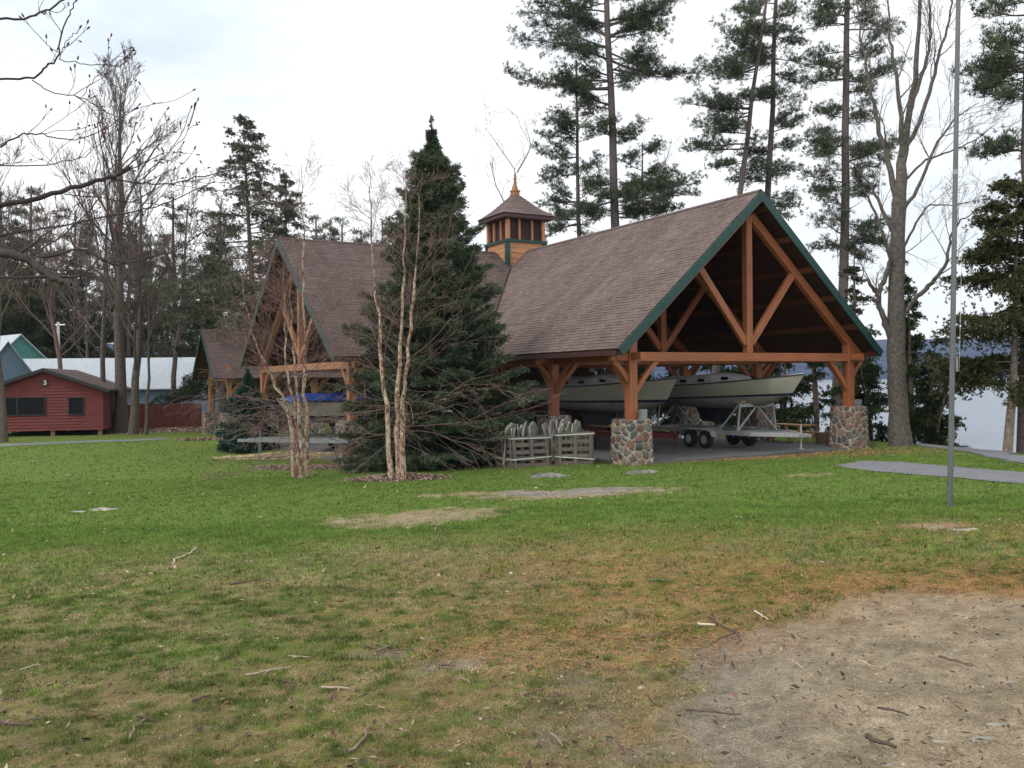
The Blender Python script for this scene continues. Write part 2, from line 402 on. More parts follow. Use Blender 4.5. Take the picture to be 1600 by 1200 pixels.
def gcol(X, Y, dt, nd, lu, nz, nf):
    f1 = fbm(X*9+3, Y*9, 3)-.5; f2 = fbm(X*4+9, Y*3, 3)-.5; f3 = vn(X*22, Y*22)-.5
    c = GC['dry']+(GC['soil']-GC['dry'])*np.clip(.55+nf*1.2+f1*1.2, 0, 1)[..., None]
    c = c+(GC['green']-c)*np.clip(lu*1.0, 0, 1)[..., None]*.92
    c = c+(GC['needle']-c)*(np.clip(nd, 0, 1)*.7)[..., None]
    gr = np.clip(.5-(X-1.2-.3*(Y-4))*1.1, 0, 1)[..., None]*(Y < 9)[..., None]
    dcol = GC['dirt']*(1-gr)+GC['gravel']*gr
    dcol = dcol*(1+np.clip(f2*.45+f1*.5, -.3, .2))[..., None]
    c = c+(dcol-c)*np.clip(dt, 0, 1)[..., None]
    k9 = 1-.75*sstep((Y-9)/6)
    return c*(1+np.clip(f1*.6+f3*.6, -.4, .4)*(1-.7*dt)*k9)[..., None]
Cg = gcol(Xg, Yg, dt, nd, lu, nz, nf)
Cg = Cg+(GC['straw']-Cg)*st_[..., None]; Cg = Cg+(GC['mulch']-Cg)*(mu_*.9)[..., None]
# wood floor under the far trees and muddy lake bed
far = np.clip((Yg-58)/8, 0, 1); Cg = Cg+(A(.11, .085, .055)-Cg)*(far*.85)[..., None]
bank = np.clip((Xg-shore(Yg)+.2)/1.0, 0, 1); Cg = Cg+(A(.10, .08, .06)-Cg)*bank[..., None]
mb = MB(); nY, nX = Xg.shape
i = np.arange(nY-1)[:, None]*nX; j = np.arange(nX-1)[None, :]
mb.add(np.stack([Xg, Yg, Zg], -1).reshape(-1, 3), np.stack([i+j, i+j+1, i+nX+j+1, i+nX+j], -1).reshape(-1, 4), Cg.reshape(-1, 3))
def ground_mat():
    m, nt, ns, ls, b = new_mat('lawn_soil')
    a = nn(ns, 'ShaderNodeAttribute', attribute_name='col').outputs['Color']
    v = coords(ns, ls, (1, 1, 1), 'object')
    n0 = noise(ns, ls, v, 170, 4, .8); n1 = noise(ns, ls, v, 60, 8, .85); n2 = noise(ns, ls, v, 9, 5, .7); n3 = noise(ns, ls, v, 1.3, 4)
    c = mixc(ns, ls, 1.0, a, ramp(ns, ls, n1, [(.34, (.42, .39, .37)), (.5, (1, 1, 1)), (.66, (1.6, 1.58, 1.54))]), 'MULTIPLY')
    c = mixc(ns, ls, 1.0, c, ramp(ns, ls, n0, [(.36, (.45, .42, .40)), (.5, (1, 1, 1)), (.64, (1.7, 1.68, 1.62))]), 'MULTIPLY')
    c = mixc(ns, ls, 1.0, c, ramp(ns, ls, n2, [(.3, (.72, .72, .70)), (.7, (1.28, 1.26, 1.24))]), 'MULTIPLY')
    c = mixc(ns, ls, 1.0, c, ramp(ns, ls, n3, [(.3, (.88, .9, .9)), (.7, (1.12, 1.1, 1.08))]), 'MULTIPLY')
    ls.new(c, b.inputs['Base Color']); b.inputs['Roughness'].default_value = .95; b.inputs['Specular IOR Level'].default_value = .15
    h = math_(ns, ls, 'ADD', n1, math_(ns, ls, 'MULTIPLY', n2, 2.0)); bump(ns, ls, h, b, .7, .03); return m
tag(mb.build('ground', ground_mat(), smooth=True), kind='structure')

# grass: blades, dead thatch and needles
def blades(name, n_list, label):
    mb = MB()
    for (y0, y1, n, h, wd) in n_list:
        u = RS.rand(n); Y = np.sqrt(y0**2+u*(y1**2-y0**2)); X = (RS.rand(n)*2-1)*(Y*.62+1.2)
        # tuft clustering
        k = RS.rand(n) < .4; m_ = n//14; sel = RS.randint(0, n, m_); cx = X[sel]; cy = Y[sel]; w_ = RS.randint(0, m_, n)
        X = np.where(k, cx[w_]+RS.randn(n)*.018, X); Y = np.where(k, cy[w_]+RS.randn(n)*.018, Y)
        dt, nd, lu, nz, nf = masks(X, Y)
        q = np.maximum(STRAW(X, Y), MULCH(X, Y)); dfo = sdist(X, Y, A_foot) ; dfb = sdist(X, Y, B_foot)
        pth = np.minimum(sdist(X, Y, path1), sdist(X, Y, path2))
        dens = (1-dt)**2*(1-q)*(1-bankf(X, Y))*np.clip(.80+.25*lu+nf*.6-.22*nd, .06, 1)
        keep = (RS.rand(n) < dens) & (dfo > .12) & (dfb > .12) & (pth > 0)
        X, Y, dt, nd, lu, nz, nf = [t[keep] for t in (X, Y, dt, nd, lu, nz, nf)]; m = len(X)
        Z = ground(X, Y)-.004; q1 = fbm(X*8, Y*8, 2)-.5; q2 = vn(X*19+4, Y*19)-.5; kf = 1-.8*sstep((Y-8)/5); q1 = q1*kf; q2 = q2*kf; green = RS.rand(m) < np.clip(.33+lu*.78+nf*.6*kf+q1*.9+q2*.9-nd*.42, .04, .98)
        hh = h*(.45+.9*RS.rand(m))*np.where(green, .70+.30*lu+np.clip(q1*1.0+q2*.6, -.3, .4), .6); az = RS.rand(m)*2*PI; lean = np.where(green, .35+.4*RS.rand(m), 1.4+.8*RS.rand(m))*hh
        hz = np.where(green, hh, hh*.30)
        ww = wd*(.7+.6*RS.rand(m)); pa = az+PI/2
        b0 = np.stack([X-np.cos(pa)*ww/2, Y-np.sin(pa)*ww/2, Z], -1); b1 = np.stack([X+np.cos(pa)*ww/2, Y+np.sin(pa)*ww/2, Z], -1)
        tp = np.stack([X+np.cos(az)*lean, Y+np.sin(az)*lean, Z+hz+.004], -1)
        V = np.stack([b0, b1, tp], 1).reshape(-1, 3)
        g1 = A(.125, .235, .036); g2 = A(.24, .265, .068); d1 = A(.42, .325, .185); d2 = A(.46, .22, .10)
        t = RS.rand(m)[:, None]; cg = g1*(1-t*.7*(1-.55*lu[:, None]))+g2*(t*.7*(1-.55*lu[:, None]))
        cd = np.where((RS.rand(m) < nd*1.1)[:, None], d2, d1)
        c = np.where(green[:, None], cg*(1-np.clip(q1*1.6, -.2, .45))[:, None], cd)*(.55+.9*RS.rand(m))[:, None]
        mb.add(V, np.arange(3*m).reshape(-1, 3), np.repeat(c, 3, 0))
    return tag(mb.build(name, M_['grass']), label, 'grass', kind='stuff')
# ------------------------------------------------------------------ pavilion frame
TH = math.radians(29.0); av = A(math.cos(TH), math.sin(TH), 0); bv = A(-math.sin(TH), math.cos(TH), 0); zv = A(0, 0, 1)
P1 = A(3.72, 28.0, 0); WA = 9.81; FZ = -2.60; BFZ = -2.95
def L(a, b, z=0.0): return P1+av*a+bv*b+zv*z
BC = 16.0; HB = 6.7                     # wing centre line and half width
def xy(p): return (p[0], p[1])
A_foot = [xy(L(-.55, -.55)), xy(L(WA+.55, -.55)), xy(L(WA+.55, 23)), xy(L(-.55, 23))]
B_foot = [xy(L(-6.4, BC-HB-.5)), xy(L(2, BC-HB-.5)), xy(L(2, BC+HB+.5)), xy(L(-6.4, BC+HB+.5))]
def bankf(X, Y): return np.clip((X-shore(Y)+.1)/.5, 0, 1)
path1 = gpoly([(1300, 728), (1345, 720), (1405, 722), (1500, 730), (1600, 738), (1720, 748), (1720, 770), (1600, 757), (1500, 748), (1400, 740), (1345, 735)])
path2 = gpoly([(1425, 693), (1470, 695), (1540, 703), (1600, 712)]) + [(20.5, 22.0), (17.5, 22.2)] + gpoly([(1600, 728), (1540, 714), (1480, 703), (1425, 697)])

def drape(name, poly, mat, c, kind='structure', n=90, dz=.012):
    P = np.array(poly); x0, y0 = P.min(0)-.1; x1, y1 = P.max(0)+.1
    gx, gy = np.meshgrid(np.linspace(x0, x1, n), np.linspace(y0, y1, n), indexing='ij')
    sdv = sdist(gx, gy, poly)+(fbm(gx*3, gy*3)-.5)*.3; ins = sdv < 0
    gzv = ground(gx, gy)+dz+.03*np.clip(-sdv, 0, .3)
    idx = np.arange(n*n).reshape(n, n)
    q = np.stack([idx[:-1, :-1], idx[1:, :-1], idx[1:, 1:], idx[:-1, 1:]], -1).reshape(-1, 4)
    k = (ins[:-1, :-1] & ins[1:, :-1] & ins[1:, 1:] & ins[:-1, 1:]).ravel()
    mb = MB(); mb.add(np.stack([gx, gy, gzv], -1).reshape(-1, 3), q[k], c)
    o = mb.build(name, mat, smooth=True)
    return tag(o, kind=kind)
def gravel_mat():
    m, nt, ns, ls, b = new_mat('grey_gravel')
    v = coords(ns, ls, (1, 1, 1), 'object'); n = noise(ns, ls, v, 38, 4, .8); n2 = noise(ns, ls, v, 2, 3)
    c = ramp(ns, ls, n, [(.3, (.10, .105, .115)), (.5, (.20, .205, .22)), (.7, (.36, .36, .37))])
    c = mixc(ns, ls, 1.0, c, ramp(ns, ls, n2, [(.3, (.85, .85, .85)), (.7, (1.15, 1.15, 1.15))]), 'MULTIPLY')
    ls.new(c, b.inputs['Base Color']); b.inputs['Roughness'].default_value = .95; bump(ns, ls, n, b, .8, .03); return m
M_['gravel'] = gravel_mat()
drape('path', path1, M_['gravel'], (1, 1, 1)); drape('path', path2, M_['gravel'], (1, 1, 1))
fp = gpoly([(-60, 696), (60, 692), (160, 688), (262, 684), (262, 686.5), (160, 691), (60, 695), (-60, 700)])
drape('path', fp, M_['gravel'], (1, 1, 1), n=160)
blades('grass', [(2.6, 5.5, 360000, .024, .0032), (5.5, 9, 340000, .030, .0055), (9, 16, 230000, .040, .010), (16, 27, 150000, .038, .018), (27, 50, 60000, .045, .035)], 'short patchy lawn grass with dry thatch and fallen needles')

# slabs
root = pav = thing('timber_pavilion', tuple(L(0, 0, FZ)), 'open timber boat pavilion with brown shingle roofs, green rake boards, stone piers and a cupola', 'pavilion')
mb = MB()
def slab(mb, a0, a1, b0, b1, z1, z0):
    mb.cuboid(L((a0+a1)/2, (b0+b1)/2, (z0+z1)/2), av*(a1-a0)/2, bv*(b1-b0)/2, zv*(z1-z0)/2)
slab(mb, -.35, WA+.35, -.35, 23, FZ, FZ-.7); mb.build('floor_slab', M_['concrete'], root)
mb = MB(); slab(mb, -6.3, -.36, BC-HB-.3, BC+HB+.3, BFZ, BFZ-.7); mb.build('floor_slab', M_['concrete'], root)

# stone piers
def pier_bm(seed, s, h, cell=.29):
    """battered fieldstone pier, every vertex coloured by its stone"""
    r = np.random.RandomState(seed); mb = MB(); n = 38
    N = int(4*s*h/(cell*cell)*1.15)+14
    pts = []
    for k in range(N*30):                                  # dart throwing on the shell
        f = r.randint(5); u, v = r.rand(2)
        if f < 4:
            a = (u-.5)*s; p = [(a, -s/2), (s/2, a), (a, s/2), (-s/2, a)][f]; q = A(p[0], p[1], v*h)
        else: q = A((u-.5)*s, (v-.5)*s, h)
        if all(np.linalg.norm(q-t) > cell*(.42+.75*r.rand()) for t in pts): pts.append(q)
        if len(pts) > N*1.6: break
    pts = np.array(pts); pal = np.array([(.20, .115, .085), (.17, .13, .11), (.24, .175, .125), (.085, .09, .088), (.19, .16, .14), (.25, .18, .125), (.17, .10, .08), (.13, .125, .115)])
    pc = pal[r.randint(len(pal), size=len(pts))]*(.8+.5*r.rand(len(pts), 1)); bul = .5+.9*r.rand(len(pts))
    def col_disp(P):
        d = np.linalg.norm(P[:, None]-pts[None], axis=2); o = np.argsort(d, 1); i0 = o[:, 0]
        d0 = np.take_along_axis(d, o[:, :1], 1)[:, 0]; d1 = np.take_along_axis(d, o[:, 1:2], 1)[:, 0]; e = d1-d0
        mm = np.clip((e-.018)/.022, 0, 1); disp = np.clip(e/.12, 0, 1)**.5*.045*bul[i0]*mm
        c = A(.44, .41, .37)*(1-mm)[:, None]+pc[i0]*mm[:, None]
        return c, disp
    m = int(h/.021); k = int(s/.021)
    for f in range(4):
        nrm = [A(0, -1, 0), A(1, 0, 0), A(0, 1, 0), A(-1, 0, 0)][f]; tg = np.cross(zv, nrm)
        u, v = np.meshgrid(np.linspace(-.5, .5, k+1), np.linspace(0, 1, m+1), indexing='ij')
        P = nrm*(s/2)+u[..., None]*tg*s+v[..., None]*zv*h; P = P.reshape(-1, 3)
        c, dsp = col_disp(P); taper = (1+.10*(1-P[:, 2:3]/h)); edge = np.clip((.5-np.abs(u.ravel()))*s/.04, 0, 1)
        P2 = P+nrm*(dsp*edge)[:, None]; P2[:, :2] *= taper
        i = np.arange(k)[:, None]*(m+1); j = np.arange(m)[None]
        mb.add(P2, np.stack([i+j, i+m+1+j, i+m+2+j, i+j+1], -1).reshape(-1, 4), c)
    u, v = np.meshgrid(np.linspace(-.5, .5, k+1), np.linspace(-.5, .5, k+1), indexing='ij')
    P = np.stack([u*s, v*s, np.full(u.shape, h)], -1).reshape(-1, 3); c, dsp = col_disp(P)
    edge = np.clip((.5-np.maximum(np.abs(u), np.abs(v)).ravel())*s/.04, 0, 1); P[:, 2] += dsp*edge*.6
    i = np.arange(k)[:, None]*(k+1); j = np.arange(k)[None]
    mb.add(P, np.stack([i+j, i+k+1+j, i+k+2+j, i+j+1], -1).reshape(-1, 4), c)
    return mb
PROTO = {}
def pier(parent, loc, s, h, seed, ang=TH):
    key = (seed, s, h)
    if key not in PROTO:
        o = pier_bm(seed, s, h).build('stone_pier', M_['stone'], None, origin=np.zeros(3)); PROTO[key] = o
    else:
        o = PROTO[key].copy(); COL.objects.link(o)
    po = parent_origin(parent); o.parent = parent; o.location = (loc[0]-po[0], loc[1]-po[1], loc[2]-po[2]); o.rotation_euler = (0, 0, ang)
    return o
TM = M_['timber']
def curved(mb, p0, p1, out, w=.16, n=5):
    """knee brace from p0 to p1 bowed towards out"""
    p0 = A(*p0); p1 = A(*p1); mid = (p0+p1)/2+A(*out)
    pts = [p0*(1-t)**2+2*mid*t*(1-t)+p1*t*t for t in np.linspace(0, 1, n+1)]
    d = p1-p0; side = np.cross(d, A(*out)); side /= np.linalg.norm(side)
    V = []; U = []; off = RS.rand()*9; l = 0
    for k, p in enumerate(pts):
        t = pts[min(k+1, n)]-pts[max(k-1, 0)]; t /= np.linalg.norm(t); u = np.cross(t, side)
        for x, y in ((-1, -1), (1, -1), (1, 1), (-1, 1)): V.append(p+side*x*.065+u*y*w/2); U.append((k*.25+off, x*.065, y*w/2))
    f = [[k*4+i, k*4+(i+1) % 4, k*4+4+(i+1) % 4, k*4+4+i] for k in range(n) for i in range(4)]
    mb.add(V, f+[[3, 2, 1, 0], [n*4, n*4+1, n*4+2, n*4+3]], (1, 1, 1), U)
def truss(root, P, ax, W, zb, zpeak, ov, rise, mat, tie=True, wing=None):
    """P = foot of first post (plan), ax = across direction, W = span, zb = tie beam underside"""
    mid = W/2; h = .29; slope = rise/(W/2+ov); zt = zb+h
    def Q(a, z): return P+ax*a+zv*z
    nrm = np.cross(ax, zv)
    if tie:
        mb = MB(); mb.box(Q(.16, zb+h/2), Q(W-.16, zb+h/2), .24, h, c=(1, 1, 1), bev=.012); mb.build('tie_beam', mat, root)
    zr = lambda a: zpeak-abs(a-mid)*slope-.60
    mb = MB(); mb.box(Q(mid, zt), Q(mid, zr(mid)+.12), .24, .26, upv=ax, bev=.012); mb.build('king_post', mat, root)
    for s in (-1, 1):
        mb = MB(); e = mid+s*(W/2+ov*.62)
        st = mid+s*.13; mb.box(Q(st, zr(st)-.02), Q(e, zr(e)), .22, .29, upv=zv, bev=.012); mb.build('principal_rafter', mat, root)
        mb = MB(); a1 = mid+s*W*.215; mb.box(Q(mid+s*.12, zt+.32), Q(a1, zr(a1)-.13), .16, .24, upv=zv, bev=.01); mb.build('strut', mat, root)
def post(root, P, ztop, zpier, dirs, zb, mat, s=.30, box=None):
    mb = MB(); mb.box(P+zv*(zpier-.02), P+zv*ztop, s, s, upv=av, bev=.012); o = mb.build('post', mat, root)
    for d, ln in dirs:
        d = A(*d); mb = MB(); hgt = 1.0*ln
        curved(mb, P+zv*(zb-hgt)+d*(s/2-.03), P+zv*(zb+.02)+d*(s/2+.85*ln), (-d+zv*.9)*(-.05)*-1+zv*.0, .15)
        mb.build('brace', mat, o)
    return o
BZ = .53
bays = [0, 4.6, 9.2, 13.8]
for k, b in enumerate(bays):
    hL, hR = (1.30, 1.48) if k == 0 else (1.3, 1.45)
    for side, hh in ((0, hL), (WA, hR)):
        if k >= 2 and side == 0 and b > 9.5: continue
        out = -av if side == 0 else av
        dirs = [(-out, 1.0), (out, .62), (bv, 1.0)] + ([(-bv, 1.0)] if k else [])
        pier(root, L(side, b, FZ-.12), .88 if side == 0 else .90, hh+.12, (1 if side == 0 else 2) if k == 0 else 3 + (k % 2))
        post(root, L(side, b), BZ+.72, FZ+hh, dirs, BZ, TM)
    truss(root, L(0, b), av, WA, BZ, 6.21, 1.0, 5.31, TM)
# wall plates along both sides
for side in (0, WA):
    for b0, b1 in zip(bays, bays[1:]+[18.4]):
        mb = MB(); mb.box(L(side, b0+.16, BZ+.14), L(side, b1-.16, BZ+.14), .22, .28, bev=.012); mb.build('wall_plate', TM, root)
    mb = MB(); mb.box(L(side, -.62, BZ+.16), L(side, -.16, BZ+.16), .18, .22, bev=.01); mb.build('plate_end', TM, root)
# outrigger tails past the posts
for b in bays[:2]:
    for s, a0, a1 in ((0, -.16, -.80), (1, WA+.16, WA+.75)):
        mb = MB(); mb.box(L(a0, b, BZ+.13), L(a1, b, BZ+.13), .18, .24, bev=.01); mb.build('rafter_tail', TM, root)
# wing B frame
for s, b in ((0, BC-HB), (1, BC+HB)):
    h = 1.45
    pier(root, L(-5.9, b, BFZ-.25), .95, h+.25, 3)
    d = bv if s == 0 else -bv
    post(root, L(-5.9, b), BZ+.75, BFZ+h, [(d, 1.0), (-d, .6), (av, 1.0)], BZ-.06, M_['timber_light'], .32)
truss(root, L(-5.9, BC-HB), bv, 2*HB, BZ-.06, 6.21, 1.0, 5.31, M_['timber_light'])
truss(root, L(-1.5, BC-HB), bv, 2*HB, BZ-.06, 6.21, 1.0, 5.31, TM)
for b in (BC-HB, BC+HB):
    mb = MB(); mb.box(L(-5.75, b, BZ+.1), L(-.15, b, BZ+.1), .22, .28, bev=.012); mb.build('wall_plate', TM, root)

# ---- roofs: real shingle courses
def courses(mb, e0, ed, sd, nrow, Ltot, ext, rowh, seed=0, c=(1, 1, 1)):
    """e0 eave corner, ed unit along eave, sd unit up slope, ext(s)-> (t0,t1) along eave"""
    nv = np.cross(ed, sd)
    if nv[2] < 0: nv = -nv
    r = np.random.RandomState(seed)
    for k in range(nrow):
        s0 = k*rowh; s1 = min((k+1)*rowh+.03, Ltot); 
        if s0 >= Ltot: break
        t0, t1 = ext(s0); 
        if t1-t0 < .05: continue
        j = .003*r.randn()
        m = max(2, int((t1-t0)/.33)); t = np.linspace(t0, t1, m+1)
        lift = .010+.004*r.randn(m+1)
        lo = e0+np.outer(t, ed)+sd*(s0+j); top = lo+nv*lift[:, None]; hi = e0+np.outer(t, ed)+sd*s1+nv*.001
        low = lo-nv*.004
        V = np.concatenate([low, top, hi]); U = np.concatenate([np.stack([t, np.full(m+1, s0+.001), t*0], -1), np.stack([t, np.full(m+1, s0+.012), t*0], -1), np.stack([t, np.full(m+1, s1), t*0], -1)])
        i = np.arange(m)[:, None]; q = np.concatenate([np.stack([i, i+1, i+m+2, i+m+1], -1).reshape(-1, 4), np.stack([i+m+1, i+m+2, i+2*m+3, i+2*m+2], -1).reshape(-1, 4)])
        mb.add(V, q, c, U)
ZE, ZR = .90, 6.21
def slope_part(root, e0, ed, Ll, sd, Ls, ext, mat, seed=0, name='roof_slope', rowh=.15):
    mb = MB(); courses(mb, e0, ed, sd, int(Ls/rowh)+1, Ls, ext, rowh, seed); o = mb.build(name, mat, root)
    # plank deck under the shingles
    nv = np.cross(ed, sd); nv = nv if nv[2] > 0 else -nv; mb = MB()
    S = np.linspace(0, Ls, 12); V = []
    for s in S:
        t0, t1 = ext(s); V += [e0+ed*(t0+.01)+sd*s-nv*.02, e0+ed*(t1-.01)+sd*s-nv*.02, e0+ed*(t0+.01)+sd*s-nv*.10, e0+ed*(t1-.01)+sd*s-nv*.10]
    f = []
    for i in range(11):
        q = i*4; f += [[q, q+1, q+5, q+4], [q+2, q+6, q+7, q+3], [q, q+4, q+6, q+2], [q+1, q+3, q+7, q+5]]
    f += [[0, 2, 3, 1]]
    U = [A(v@ed, (v@sd)*1.0, 0) for v in V]
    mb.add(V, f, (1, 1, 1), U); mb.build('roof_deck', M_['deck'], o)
    return o
def rake(parent, peak, eave, nrm, mat, h=.27, t=.05, drop=.02):
    """green board along the gable edge"""
    p = A(*peak); q = A(*eave); d = (q-p)/np.linalg.norm(q-p); dn = np.cross(d, nrm); dn = dn if dn[2] < 0 else -dn
    o0 = nrm*.004; V = []
    pv = -zv/abs((-zv)@dn)            # plumb cut at the peak
    for off in (0, t):
        V += [p+dn*0+nrm*off+o0, q+nrm*off+o0, q+dn*h+nrm*off+o0, p+pv*h+nrm*off+o0]
    mb = MB(); mb.add(V, [[0, 1, 2, 3], [7, 6, 5, 4], [0, 4, 5, 1], [1, 5, 6, 2], [2, 6, 7, 3], [3, 7, 4, 0]], (1, 1, 1), V)
    return mb.build('rake_board', mat, parent)
hwA = WA/2+1.0; slA = (ZR-ZE)/hwA; LA = math.hypot(hwA, ZR-ZE); OA = .68
sdA = (av*hwA+zv*(ZR-ZE))/LA; sdA2 = (-av*hwA+zv*(ZR-ZE))/LA
hwB = HB+1.0; slB = (ZR-ZE)/hwB; LB = math.hypot(hwB, ZR-ZE); OB = 6.85
sdB = (bv*hwB+zv*(ZR-ZE))/LB; sdB2 = (-bv*hwB+zv*(ZR-ZE))/LB
# hall A, slope to the left, trimmed at the valley
def extA(s):
    z = s*slA*hwA/LA; return (0, OA+(BC-hwB)+z/slB)
roofA = slope_part(root, L(-1, -OA, ZE), bv, 0, sdA, LA, extA, M_['shingle'], 1)
roofA2 = slope_part(root, L(WA+1, -OA, ZE), bv, 0, sdA2, LA, lambda s: (0, OA+BC+hwB), M_['shingle'], 2)
def extB(s):
    z = s*slB*hwB/LB; return (0, OB-1+z/slA)
roofB = slope_part(root, L(-OB, BC-hwB, ZE), av, 0, sdB, LB, extB, M_['shingle2'], 3)
roofB2 = slope_part(root, L(-OB, BC+hwB, ZE), av, 0, sdB2, LB, lambda s: (0, OB+2), M_['shingle2'], 4)
pk = L(WA/2, -OA, ZR-.012); rake(roofA, pk, L(-1, -OA, ZE-.012), -bv, M_['green']); rake(roofA2, pk, L(WA+1, -OA, ZE-.012), -bv, M_['green'])
pk = L(-OB, BC, ZR-.012); rake(roofB, pk, L(-OB, BC-hwB, ZE-.012), -av, M_['green'], .26); rake(roofB2, pk, L(-OB, BC+hwB, ZE-.012), -av, M_['green'], .26)
# ridge caps
def ridge_cap(parent, p, q, u1, u2, mat):
    p, q = A(*p), A(*q); d = q-p; n = int(np.linalg.norm(d)/.3); mb = MB()
    for k in range(n):
        a = p+d*k/n; b = p+d*(k+1.15)/n; lift = zv*.02; lw = .14
        V = [a+lift*1.6, b+lift, a+lift*1.6-u1*lw, b+lift-u1*lw, a+lift*1.6-u2*lw, b+lift-u2*lw]
        mb.add(V, [[0, 1, 3, 2], [0, 4, 5, 1]], (1, 1, 1), V)
    mb.build('ridge_cap', mat, parent)
ridge_cap(roofA, L(WA/2, -OA, ZR+.01), L(WA/2, BC-1.2, ZR+.01), sdA, sdA2, M_['shingle'])
ridge_cap(roofB, L(-OB, BC, ZR+.01), L(WA/2-1.2, BC, ZR+.01), sdB, sdB2, M_['shingle2'])
# eave boards (dark) and purlins
for o_, p, q in ((roofA, L(-1.02, -OA+.05, ZE-.12), L(-1.02, BC-hwB, ZE-.12)), (roofA2, L(WA+1.02, -OA+.05, ZE-.12), L(WA+1.02, 22, ZE-.12)), (roofB, L(-OB+.05, BC-hwB-.02, ZE-.12), L(-1.1, BC-hwB-.02, ZE-.12))):
    mb = MB(); mb.box(p, q, .03, .16); mb.build('eave_board', M_['eave_brown'], o_)
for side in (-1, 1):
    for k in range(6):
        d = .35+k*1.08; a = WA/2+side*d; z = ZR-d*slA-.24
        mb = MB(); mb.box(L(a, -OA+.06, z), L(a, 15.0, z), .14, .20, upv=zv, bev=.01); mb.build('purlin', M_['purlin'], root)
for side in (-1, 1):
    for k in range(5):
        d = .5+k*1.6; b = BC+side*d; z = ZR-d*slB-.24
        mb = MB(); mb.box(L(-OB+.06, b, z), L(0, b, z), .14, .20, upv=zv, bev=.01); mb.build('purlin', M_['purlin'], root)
# added partition, put in to keep the inside of the hall dark
mb = MB(); mb.cuboid(L(WA/2-.4, 14.6, -.6), av*(WA/2-1.2), bv*.05, zv*2.0); mb.build('added_dark_partition', M_['deck'], root)
mb = MB(); mb.cuboid(L(WA/2, 14.6, 2.6), av*(WA/2-1.2), bv*.05, zv*1.18); mb.build('added_dark_partition', M_['deck'], root)
# junction boxes on posts
for p, s in ((L(.22, -.30, FZ+1.30+.17), .14), (L(WA+.26, -.20, FZ+1.48+.10), .14)):
    mb = MB(); mb.cuboid(p, av*s*.9, bv*.06, zv*s*1.15); mb.cuboid(p-bv*.065, av*s*.7, bv*.008, zv*s*.85); mb.build('junction_box', M_['grey_metal'], root)

